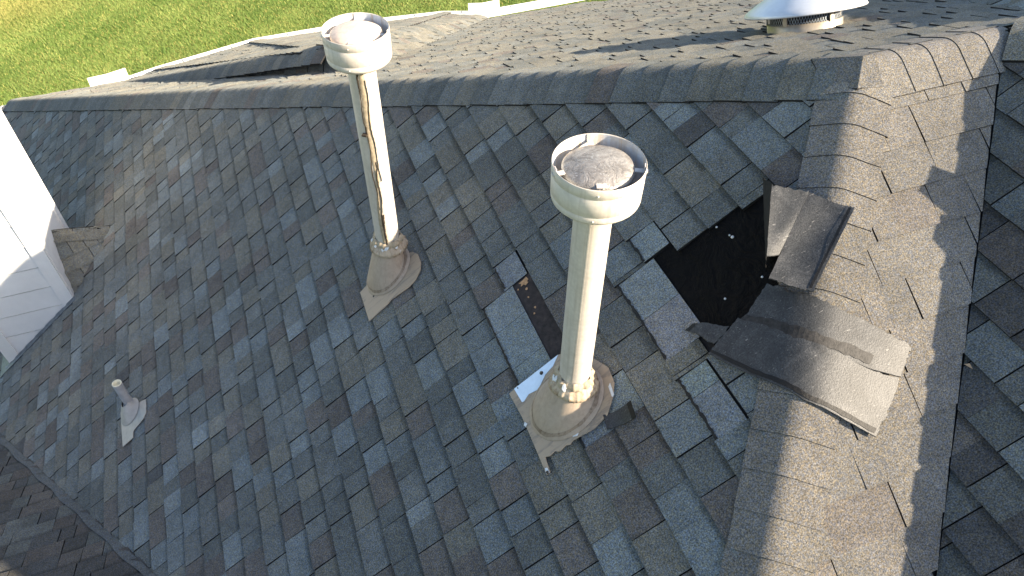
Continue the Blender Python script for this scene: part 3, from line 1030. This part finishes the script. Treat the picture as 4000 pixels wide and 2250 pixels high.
    for i, a in enumerate(np.linspace(0, 2 * math.pi, 97)[:-1]):
        wv = .010 * math.sin(3 * a + seed) + .006 * math.sin(11 * a) + rs_.uniform(-.003, .003)
        for lst, sc0, hh in ((inner, .965, .0435), (outer, 1.05 + wv * 2, .0345)):
            lst.append(A.w(u0 + cone_r[2] + cone_r[0] * sc0 * math.cos(a), v0 + cone_r[3] + cone_r[1] * sc0 * math.sin(a), hh))
    st.add(inner + outer, [(i, (i + 1) % 96, 96 + (i + 1) % 96, 96 + i) for i in range(96)], 0, None, True)
    st.build('stained_bead', M_STAIN, cno, o)
    # storm collar with crimped skirt
    sc_ = MB()
    def ruff(j, a, rad, h):
        k = (0, 0, .15, 1.0, 1.0)[min(j, 4)]
        w = (math.sin(a * 21 + seed + 1.5 * math.sin(3 * a)) + .7 * math.sin(a * 37 + 1.3 * seed)) * (.55 + .45 * math.sin(2 * a + seed)) + .9 * math.sin(a * 5 + 2 * seed)
        return rad * (1 + .022 * k * w), h + .003 * k * math.sin(a * 21 + seed + 1.5 * math.sin(3 * a)) + .004 * k * math.sin(4 * a + seed)
    zc = ring_z + .012
    lathe(sc_, [(r + .001, zc + .042), (r + .007, zc + .036), (r + .020, zc + .022), (r + .036, zc + .002), (r + .040, zc - .014), (r + .034, zc - .016)], (bx, by, 0), seg=120, ruffle=ruff)
    sco = sc_.build('storm_collar', M_COLLAR, t, (bx, by, zc))
    bd = MB()
    def rbead(j, a, rad, h):
        return rad + .005 * math.sin(a * 7 + seed) + .003 * math.sin(a * 17), h + .004 * math.sin(a * 5 + seed * 2)
    lathe(bd, [(r + .0005, zc + .060), (r + .012, zc + .050), (r + .020, zc + .034), (r + .012, zc + .024)], (bx, by, 0), seg=80, ruffle=rbead)
    bd.build('sealant_bead', M_TAN2, sco, (bx, by, zc))
    for i in range(7):
        a = math.radians(rr.uniform(180, 330) - 21)
        p = Vector((bx, by, zc + rr.uniform(.026, .044))) + Vector((math.cos(a), math.sin(a), 0)) * (r + rr.uniform(.014, .022))
        ck = MB()
        vv = [p + Vector((rr.uniform(-.014, .014), rr.uniform(-.012, .012), rr.uniform(.004, .010))) for _ in range(5)]
        cc = sum(vv, Vector()) / 5
        up = Vector((math.cos(a), math.sin(a), .9))
        e1 = up.orthogonal().normalized()
        e2 = up.normalized().cross(e1)
        vv = [p + e1 * (rr.uniform(.006, .015) * math.cos(x)) + e2 * (rr.uniform(.003, .008) * math.sin(x)) for x in np.linspace(0, 6.283, 8)[:-1]]
        prism(ck, [q + up.normalized() * .006 for q in vv], -up.normalized() * .01, 0, 0)
        ck.build('chalk_patch', M_CHALK, sco, p)
    extras(t, po, Vector(o), zb, zc)
    return t

def seam_streaks(t, po, o, zb, zc):
    """Sealant that ran down the seam of the far flue, black and tan, plus the strap ear."""
    rr = random.Random(4)
    def run(name, mtl, ang0, wid, z0, z1, wob, rad=.0645, ph=0.0, n=40, taper=True):
        mb = MB()
        L_, R_, M_ = [], [], []
        for i in range(n + 1):
            f = i / n
            z_ = z0 + (z1 - z0) * f
            a = ang0 + wob * math.sin(5 * f + ph) * f + .4 * wob * math.sin(13 * f + ph * 2) + rr.uniform(-.02, .02)
            w = wid * (.55 + .6 * abs(math.sin(4.3 * f + ph))) * (1 - .5 * f if taper else 1)
            for lst, aa, rd in ((L_, a - w, rad - .002), (M_, a, rad + .0035), (R_, a + w, rad - .002)):
                lst.append(Vector((o.x + rd * math.cos(aa), o.y + rd * math.sin(aa), z_)))
        mb.add(L_ + M_ + R_, [(i, i + 1, n + 2 + i, n + 1 + i) for i in range(n)] + [(n + 1 + i, n + 2 + i, 2 * n + 3 + i, 2 * n + 2 + i) for i in range(n)], 0, None, True)
        mb.build(name, mtl, t, (o.x, o.y, z0))
    q = math.radians
    base = q(246)
    run('sealant_run', M_TAN2, base + .13, .24, zb + .005, zc + .06, .16, ph=.3, taper=False)
    run('tar_streak', M_TAR, base - .10, .075, zb + .005, zb - .34, .05, .0662, ph=1.0)
    run('tar_streak', M_TAR, base - .02, .06, zb - .30, zb - .80, .12, .0664, ph=2.2)
    run('tar_streak', M_TAR, base + .20, .07, zb - .50, zc + .10, .14, .0664, ph=.6)
    run('tar_streak', M_TAR, base + .14, .14, zc + .26, zc + .045, .05, .0664, ph=1.6)
    run('tar_streak', M_TAR, base + .38, .035, zb - .06, zb - .62, .14, .0662, ph=3.0)
    mb = MB()
    a = base - .16
    u = Vector((math.cos(a), math.sin(a), 0))
    box(mb, o * 0 + Vector((o.x, o.y, zb - .34)) + u * .072, u * .012, Vector((-u.y, u.x, 0)) * .012, (0, 0, .004))
    mb.build('strap_ear', M_TAR, t, (o.x, o.y, zb - .34))
    mb = MB()
    lathe(mb, [(.006, 0), (.005, .002), (.0003, .003)], A.w(.86, -2.49, .021), A.n, 10)
    mb.build('plate_nail', M_TAR, po, A.w(.86, -2.49, .02))

def bare_patch(t, po, o, zb, zc):
    mb = MB()
    prism(mb, [A.w(u, v, .0225) for u, v in ((-.219, -1.953), (-.221, -1.697), (-.252, -1.742), (-.262, -1.79), (-.300, -1.850), (-.289, -1.900), (-.303, -1.935), (-.300, -1.945))], -A.n * .003, 0, 0)
    mb.build('bare_metal_patch', M_BARE, po, A.w(-.25, -1.85))
    for u, v, s in ((-.243, -1.803, .009), (-.646, -1.973, .007), (-.228, -1.935, .003)):
        mb = MB()
        lathe(mb, [(s, 0), (s * .9, .003), (.0003, .005)], A.w(u, v, .0225), A.n, 12)
        mb.build('plate_nail', M_TAR, po, A.w(u, v, .02))
    for pts in (((-.652, -1.965), (-.648, -1.981), (-.625, -1.976), (-.628, -1.966)), ((-.39, -1.972), (-.404, -1.964), (-.412, -1.978), (-.40, -1.982)),
                ((-.455, -1.902), (-.462, -1.894), (-.467, -1.903), (-.459, -1.909)), ((-.575, -1.800), (-.586, -1.776), (-.594, -1.786), (-.585, -1.805)),
                ((-.49, -1.556), (-.545, -1.566), (-.548, -1.578), (-.50, -1.570))):
        mb = MB()
        prism(mb, [A.w(u, v, .0235) for u, v in pts], -A.n * .003, 0, 0)
        mb.build('chalk_patch', M_CHALK, po, A.w(*pts[0]))

plate1 = [(.961, -2.566), (.983, -2.427), (.985, -2.30), (.977, -2.264), (.92, -2.16), (.879, -2.138), (.81, -2.14), (.770, -2.159), (.735, -2.21), (.728, -2.26), (.745, -2.388), (.736, -2.432), (.734, -2.568)]
plate2 = [(-.219, -1.953), (-.221, -1.697), (-.25, -1.63), (-.327, -1.575), (-.424, -1.530), (-.50, -1.540), (-.548, -1.575), (-.599, -1.632), (-.613, -1.710), (-.598, -1.814), (-.606, -1.832),
          (-.596, -1.850), (-.603, -1.885), (-.588, -1.905), (-.592, -1.935), (-.583, -1.955), (-.652, -1.963), (-.652, -1.982), (-.511, -1.978), (-.36, -1.975), (-.222, -1.985)]
flue(-1.832, .970, -.012, .150, 'far cream flue with black tar streaks down its seam', plate1, (.125, .145, -.03, -.02), .165, M_DISC2, 3, seam_streaks)
flue(-1.373, -.428, .164, .150, 'near cream flue with a worn grey cap disc beside the torn hole', plate2, (.135, .165, -.005, -.02), .125, M_DISC, 8, bare_patch)

# ------------------------------------------------------------------ small plastic vent
px_, py_, pz_ = -3.68, 1.678, -3.68 * SA
t = thing('vent_pipe', 'small grey plastic vent pipe on a pale flashing plate, lower left', 'vent pipe', (px_, py_, pz_))
mb = MB()
lathe(mb, [(.031, pz_ - .03), (.031, -2.572)], (px_, py_, 0), seg=28)
pp = mb.build('pipe', M_PVC, t, (px_, py_, pz_))
mb = MB()
lathe(mb, [(.031, -2.573), (.0315, -2.570), (.025, -2.570), (.024, -2.60), (.0005, -2.60)], (px_, py_, 0), seg=28)
mb.build('pipe_mouth', M_PVCIN, pp, (px_, py_, -2.57))
mb = MB()
prism(mb, [A.w(u, v, .020) for u, v in ((1.727, -4.785), (1.722, -4.728), (1.69, -4.66), (1.664, -4.60), (1.650, -4.545), (1.632, -4.499), (1.52, -4.505), (1.488, -4.54), (1.470, -4.636), (1.462, -4.652), (1.412, -4.653), (1.415, -4.767))], -A.n * .004, 0, 0, None, True)
bp = mb.build('flashing_plate', M_BOOT, t, (px_, py_, pz_))
mb = MB()
rows = []
u0, v0 = A.uv((px_, py_, pz_))
for s, h, k in ((.100, .024, 0), (.090, .034, .1), (.064, .060, .5), (.048, .085, .9), (.042, .092, 1)):
    rows.append([A.w(u0 - .03 * (1 - k) + s * math.cos(a), v0 + .03 * (1 - k) * 0 + s * math.sin(a) * 1.0 + h * .55 * k, h) for a in np.linspace(0, 2 * math.pi, 33)[:-1]])
mb.add([p for r_ in rows for p in r_], [(j * 32 + i, j * 32 + (i + 1) % 32, (j + 1) * 32 + (i + 1) % 32, (j + 1) * 32 + i) for j in range(4) for i in range(32)], 0, None, True)
mb.build('boot', M_BOOT, t, (px_, py_, pz_))
mb = MB()
lathe(mb, [(.037, pz_ + .064), (.043, pz_ + .063), (.044, pz_ + .054), (.037, pz_ + .052)], (px_, py_, 0), seg=28)
mb.build('boot_ring', M_RING, t, (px_, py_, pz_))

# ------------------------------------------------------------------ domed roof vent on the back slope
vc = B.w(.735, -1.125 * NB, 0)
t = thing('roof_vent', 'domed metal roof vent with a mesh band behind the ridge', 'roof vent', vc)
ax = B.n
mb = MB()
lathe(mb, [(.203, -.01), (.203, .046), (.200, .049)], vc, ax, 64)
mb.build('throat', M_BASE, t, vc)
mb = MB()
lathe(mb, [(.188, .05), (.188, .15)], vc, ax, 64)
mb.build('inner_screen_core', M_DARK, t, vc)
# perforated screen: a real lattice of slanted wires
mb = MB()
e1 = ax.orthogonal().normalized()
e2 = ax.cross(e1)
def cyl(a, h, r=.197):
    return vc + ax * h + (e1 * math.cos(a) + e2 * math.sin(a)) * r
for i in range(84):
    a = 2 * math.pi * i / 84
    for sgn in (1, -1):
        pts = [(a + sgn * .22 * f, .047 + .105 * f) for f in np.linspace(0, 1, 4)]
        for (a0, h0), (a1, h1) in zip(pts[:-1], pts[1:]):
            w = .009
            mb.add([cyl(a0, h0), cyl(a0 + w, h0), cyl(a1 + w, h1), cyl(a1, h1)], [(0, 1, 2, 3)])
M_WIRE = plain('galvanised_screen', (0.42, 0.48, 0.54), 0.4, 0.3, 40, 0.15)
mb.build('mesh_screen', M_WIRE, t, vc)
for i in range(5):
    a = math.radians(i * 72 - 62)
    u = e1 * math.cos(a) + e2 * math.sin(a)
    v = ax.cross(u)
    mb = MB()
    box(mb, vc + ax * .085 + u * .206, u * .003, v * .012, ax * .042)
    box(mb, vc + ax * .128 + u * .240, u * .040, v * .010, ax * .002)
    mb.build('bracket', M_BASE, t, vc + ax * .1 + u * .2)
mb = MB()
RH = .325
lathe(mb, [(RH - .004, .103), (RH, .100), (RH + .004, .106), (RH - .006, .124), (RH - .028, .140), (RH - .075, .170), (RH - .14, .206), (RH - .22, .236), (.03, .249), (.0005, .250)], vc, ax, 72)
hd = mb.build('hood', M_HOOD, t, vc)
mb = MB()
lathe(mb, [(RH - .004, .103), (RH - .04, .133), (.19, .150), (.0005, .155)], vc, ax, 72)
mb.build('hood_underside', M_BASE, hd, vc)

# ------------------------------------------------------------------ torn shingles lying upside down over the hip
def roofz(x, y):
    a, c, k = SA * x, SCs * y, 28.0
    mn = min(a, c)
    return mn - math.log(math.exp(-k * (a - mn)) + math.exp(-k * (c - mn))) / k
def poly_at(pl, s):
    d = [0]
    for p, q in zip(pl[:-1], pl[1:]):
        d.append(d[-1] + math.hypot(q[0] - p[0], q[1] - p[1]))
    x = s * d[-1]
    for i in range(len(pl) - 1):
        if x <= d[i + 1] + 1e-9:
            f = (x - d[i]) / max(1e-9, d[i + 1] - d[i])
            return (pl[i][0] + f * (pl[i + 1][0] - pl[i][0]), pl[i][1] + f * (pl[i + 1][1] - pl[i][1]))
    return pl[-1]
def sheet(top, right, bottom, left, lift, n=26, m_=20, th=.0045, rag=(0, 0, 0, 0), seed=1):
    """Coons patch in plan draped over the roof; top/bottom run left->right, left/right run top->bottom."""
    rr = random.Random(seed)
    g = []
    for j in range(m_ + 1):
        t_ = j / m_
        row = []
        for i in range(n + 1):
            s = i / n
            T, Bm, L, Rg = poly_at(top, s), poly_at(bottom, s), poly_at(left, t_), poly_at(right, t_)
            c = []
            for q in (0, 1):
                bl = (1 - s) * (1 - t_) * top[0][q] + s * (1 - t_) * top[-1][q] + (1 - s) * t_ * bottom[0][q] + s * t_ * bottom[-1][q]
                c.append((1 - t_) * T[q] + t_ * Bm[q] + (1 - s) * L[q] + s * Rg[q] - bl)
            jr = 0
            if j == 0: jr = rag[0]
            if j == m_: jr = rag[2]
            if i == 0: jr = rag[3]
            if i == n: jr = rag[1]
            x, y = c[0] + rr.uniform(-jr, jr), c[1] + rr.uniform(-jr, jr)
            row.append(Vector((x, y, roofz(x, y) + lift(s, t_))))
        g.append(row)
    mb = MB()
    W_ = n + 1
    vs = [p for r_ in g for p in r_]
    fs = [(j * W_ + i, (j + 1) * W_ + i, (j + 1) * W_ + i + 1, j * W_ + i + 1) for j in range(m_) for i in range(n)]
    mb.add(vs, fs, 0, None, True)
    dn = Vector((0, 0, -th))
    mb.add([p + dn for p in vs], [tuple(reversed(f)) for f in fs], 1, (0.14, 0.135, 0.125), True)
    edge = [g[0][i] for i in range(n + 1)] + [g[j][n] for j in range(1, m_ + 1)] + [g[m_][i] for i in range(n - 1, -1, -1)] + [g[j][0] for j in range(m_ - 1, 0, -1)]
    k = len(edge)
    mb.add(edge + [p + dn for p in edge], [(i, i + k, (i + 1) % k + k, (i + 1) % k) for i in range(k)], 1, (0.05, 0.05, 0.05))
    return mb, g
def strip_on(g, rows, name, parent, c, mtl=None, h=.0025):
    """A thin band lying on an existing sheet: rows = list of (s0,t0,s1,t1) segments with width in t."""
    m_, n = len(g) - 1, len(g[0]) - 1
    def at(s, t_):
        x, y = min(.9999, max(0, s)) * n, min(.9999, max(0, t_)) * m_
        i, j = int(x), int(y)
        fx, fy = x - i, y - j
        p = (g[j][i] * (1 - fx) + g[j][i + 1] * fx) * (1 - fy) + (g[j + 1][i] * (1 - fx) + g[j + 1][i + 1] * fx) * fy
        return p + Vector((0, 0, h))
    mb = MB()
    rr = random.Random(5)
    for (s0, t0, s1, t1, ws, wt) in rows:
        k = 26
        a = [at(s0 + (s1 - s0) * i / k + ws * rr.uniform(-.06, .06), t0 + (t1 - t0) * i / k + wt * rr.uniform(-.1, .1)) for i in range(k + 1)]
        b = [at(s0 + (s1 - s0) * i / k + ws * rr.uniform(.9, 1.1), t0 + (t1 - t0) * i / k + wt * rr.uniform(.9, 1.1)) for i in range(k + 1)]
        mb.add(a + b, [(i, k + 1 + i, k + 2 + i, i + 1) for i in range(k)])
    return mb.build(name, mtl or M_SEAL, parent, c)

# upper flap: stiff, cantilevered off the hip over the hole
def stiff(c00, c10, c01, c11, wave=.006, n=22, m_=22, th=.0045, rag=(0, 0, 0, 0), seed=1, belly=0.0):
    """Bilinear sheet through four corners (top-left, top-right, bottom-left, bottom-right) with a gentle warp."""
    rr = random.Random(seed)
    c00, c10, c01, c11 = map(Vector, (c00, c10, c01, c11))
    g = []
    for j in range(m_ + 1):
        t_ = j / m_
        row = []
        for i in range(n + 1):
            s = i / n
            p = (c00 * (1 - s) + c10 * s) * (1 - t_) + (c01 * (1 - s) + c11 * s) * t_
            jr = max(rag[0] * (j == 0), rag[1] * (i == n), rag[2] * (j == m_), rag[3] * (i == 0))
            p += Vector((rr.uniform(-jr, jr), rr.uniform(-jr, jr), 0))
            p.z += wave * math.sin(5 * s + 3 * t_ + seed) * math.sin(3.1 * t_ + .4) + belly * math.sin(math.pi * s)
            row.append(p)
        g.append(row)
    mb = MB()
    W_ = n + 1
    vs = [p for r_ in g for p in r_]
    fs = [(j * W_ + i, (j + 1) * W_ + i, (j + 1) * W_ + i + 1, j * W_ + i + 1) for j in range(m_) for i in range(n)]
    mb.add(vs, fs, 0, None, True)
    dn = Vector((0, 0, -th))
    mb.add([p + dn for p in vs], [tuple(reversed(f)) for f in fs], 1, (0.14, 0.135, 0.125), True)
    edge = [g[0][i] for i in range(n + 1)] + [g[j][n] for j in range(1, m_ + 1)] + [g[m_][i] for i in range(n - 1, -1, -1)] + [g[j][0] for j in range(m_ - 1, 0, -1)]
    k = len(edge)
    mb.add(edge + [p + dn for p in edge], [(i, i + k, (i + 1) % k + k, (i + 1) % k) for i in range(k)], 1, (0.05, 0.05, 0.05))
    return mb, g
t = thing('torn_shingle', 'upper torn shingle flipped grey side up beside the hole', 'shingle', (-.50, -.50, -.40), 'loose torn shingles over the hip')
mb, g = stiff((-.425, -.371, -.268), (-.330, -.512, -.256), (-.729, -.611, -.392), (-.623, -.726, -.384), rag=(.003, .001, .003, .001), belly=-.006)
mb.build('backing_sheet', [M_BACK, M_SH], t, (-.50, -.52, -.40))
strip_on(g, [(.88, .02, .88, .98, .055, 0)], 'sealant_strip', t, (-.45, -.6, -.36))
mb, g = stiff((-.550, -.301, -.250), (-.427, -.373, -.262), (-.712, -.551, -.343), (-.653, -.549, -.357), n=16, rag=(.005, 0, 0, .001), seed=2, wave=.003)
mb.build('torn_corner', [M_BACK, M_SH], t, (-.47, -.33, -.36))
mb, g = stiff((-.466, -.159, -.339), (-.548, -.296, -.249), (-.640, -.500, -.476), (-.714, -.552, -.343), n=10, rag=(.004, 0, 0, .001), seed=3, wave=.004)
mb.build('curled_edge', [M_EDGE, M_EDGE], t, (-.55, -.3, -.42))

# lower flap, two layers
t = thing('torn_shingle', 'large double layer torn shingle flipped grey side up across the hip', 'shingle', (-.65, -.86, -.52), 'loose torn shingles over the hip')
SEAM = [(-.809, -.612), (-.755, -.706), (-.715, -.799), (-.660, -.862), (-.582, -.922), (-.504, -.985), (-.405, -1.038)]
mb, g = sheet([(-.675, -.563), (-.641, -.658), (-.545, -.775), (-.477, -.823), (-.316, -.965)], [(-.312, -.963), (-.40, -1.035)], [(p[0] - .03, p[1] - .012) for p in SEAM],
              [(-.675, -.563), (-.772, -.614), (-.839, -.624)], lambda s, q: .040 + .004 * (1 - s) ** 2 + .004 * math.sin(9 * s), n=40, rag=(.005, .004, 0, .002), seed=4)
mb.build('backing_sheet', [M_BACK, M_SH], t, (-.6, -.78, -.5))
strip_on(g, [(.0, .66, .80, .66, 0, .26)], 'tar_band', t, (-.6, -.82, -.5), plain('scuffed_tar_band', (0.020, 0.019, 0.018), .6, 0, 55, .7, .3, .4))
mb, g = sheet(SEAM, [(-.405, -1.038), (-.49, -1.11), (-.579, -1.171)], [(-.941, -.657), (-.883, -.806), (-.785, -1.001), (-.579, -1.171)],
              [(-.809, -.612), (-.875, -.634), (-.941, -.657)], lambda s, q: .050 + .006 * (1 - s) ** 1.5 * (.4 + .6 * q) - .014 * s, n=40, rag=(.003, .005, .001, .002), seed=6)
mb.build('backing_sheet', [M_BACK, M_SH], t, (-.7, -.9, -.55))
strip_on(g, [(.0, .89, .985, .89, 0, .08)], 'sealant_strip', t, (-.75, -.9, -.57))

# scrap left of the hole's foot and the scrap beside the near flue
t = thing('shingle_scrap', 'small dark curled shingle scrap at the foot of the torn hole', 'shingle scrap', (-.90, -.565, -.70), 'loose shingle scraps on the shaded slope')
mb, g = sheet([(-.918, -.504), (-.88, -.555), (-.837, -.613)], [(-.837, -.613), (-.87, -.625), (-.903, -.634)], [(-.949, -.506), (-.925, -.57), (-.903, -.634)],
              [(-.918, -.504), (-.935, -.505), (-.949, -.506)], lambda s, q: .030 + .02 * s + .010 * math.sin(5 * s), n=14, m_=8, rag=(.002, .002, .002, .002), seed=8)
mb.build('backing_sheet', [M_BACK, M_SH], t, (-.9, -.56, -.7))
strip_on(g, [(.01, .0, .01, 1, .12, 0)], 'sealant_strip', t, (-.93, -.505, -.7))
t = thing('shingle_scrap', 'small dark curled shingle scrap beside the near flue base', 'shingle scrap', (-1.27, -.64, -.99), 'loose shingle scraps on the shaded slope')
mb, g = sheet([(-1.312, -.588), (-1.268, -.607), (-1.222, -.625)], [(-1.222, -.625), (-1.227, -.66), (-1.232, -.696)], [(-1.322, -.650), (-1.28, -.668), (-1.232, -.696)],
              [(-1.312, -.588), (-1.317, -.62), (-1.322, -.650)], lambda s, q: .030 + .035 * s * s - .012 * math.sin(3.1 * s), n=14, m_=8, rag=(.001, .001, .001, .001), seed=9)
mb.build('backing_sheet', [M_BACK, M_EDGE], t, (-1.27, -.64, -.99))
strip_on(g, [(.86, .0, .86, 1, .13, 0)], 'sealant_strip', t, (-1.23, -.66, -.96))

# dry leaf on the valley
lf = MB()
p0 = Cc.w(-.115, -1.07 * NC + .03, .02)
lf.add([p0, p0 + Vector((.018, -.006, .004)), p0 + Vector((.012, -.030, .002)), p0 + Vector((.002, -.020, .006))], [(0, 1, 2, 3)])
lo = lf.build('dry_leaf', plain('dry_leaf', (0.40, 0.28, 0.16), .7), None, p0)
lo['label'] = 'small dry tan leaf lying in the right hand valley'
lo['category'] = 'leaf'

# ------------------------------------------------------------------ lawn
GZ = -7.3
mb = MB()
mb.add([(-90, -90, GZ), (90, -90, GZ), (90, 110, GZ), (-90, 110, GZ)], [(0, 1, 2, 3)])
mb.build('lawn', M_LAWN, kind='structure')
rs = np.random.RandomState(7)
def in_wedge(n):
    """Ground points on the patch of lawn beyond the eave."""
    x = rs.uniform(-13, 8, n)
    y = rs.uniform(10.5, 24, n)
    k = (y > 12.0 - .12 * x) & (y < 20.6 - .34 * (x + 8) + 2.2)
    return np.stack([x[k], y[k]], 1)
P = in_wedge(620000)
n = len(P)
hgt = rs.uniform(.025, .065, n)
ang = rs.uniform(0, 2 * math.pi, n)
lean = rs.uniform(.3, 1.25, n) * hgt
la = rs.normal(2.4, 1.1, n)
wd = rs.uniform(.004, .009, n)
vs = np.zeros((n, 3, 3), np.float32)
vs[:, 0, 0] = P[:, 0] - wd * np.cos(ang)
vs[:, 0, 1] = P[:, 1] - wd * np.sin(ang)
vs[:, 1, 0] = P[:, 0] + wd * np.cos(ang)
vs[:, 1, 1] = P[:, 1] + wd * np.sin(ang)
vs[:, 2, 0] = P[:, 0] + lean * np.cos(la)
vs[:, 2, 1] = P[:, 1] + lean * np.sin(la)
vs[:, :2, 2] = GZ
vs[:, 2, 2] = GZ + hgt
me = bpy.data.meshes.new('grass')
me.vertices.add(n * 3)
me.vertices.foreach_set('co', vs.ravel())
me.loops.add(n * 3)
me.loops.foreach_set('vertex_index', np.arange(n * 3, dtype=np.int32))
me.polygons.add(n)
me.polygons.foreach_set('loop_start', np.arange(0, n * 3, 3, dtype=np.int32))
def lump(x, y, f, s):
    return np.sin(x * f + s) * np.sin(y * f * 1.13 + 2 * s) + .6 * np.sin(x * f * 2.3 - y * f * 1.7 + s)
pt = np.clip(.5 + .22 * lump(P[:, 0], P[:, 1], 1.6, 1.0) + .16 * lump(P[:, 0], P[:, 1], 4.1, 2.2) + rs.normal(0, .22, n), 0, 1)[:, None]
colg = np.array([[.072, .130, .024]]) * (1 - pt) + np.array([[.190, .245, .066]]) * pt
dry = np.clip(1.7 - np.hypot(P[:, 0] + 8.3, P[:, 1] - 20.2) / 1.7, 0, 1)[:, None] * rs.uniform(.4, 1, (n, 1))
straw = (rs.uniform(0, 1, (n, 1)) < .10) * .8
mixf = np.clip(np.maximum(dry * .85, straw), 0, 1)
colg = colg * (1 - mixf) + np.array([[.36, .31, .10]]) * mixf
ca = me.attributes.new('tint', 'FLOAT_COLOR', 'POINT')
ca.data.foreach_set('color', np.repeat(np.concatenate([colg, np.ones((n, 1))], 1), 3, 0).astype(np.float32).ravel())
me.materials.append(M_GRASS)
me.update(calc_edges=True)
go = bpy.data.objects.new('grass', me)
COL.objects.link(go)
go['kind'] = 'stuff'
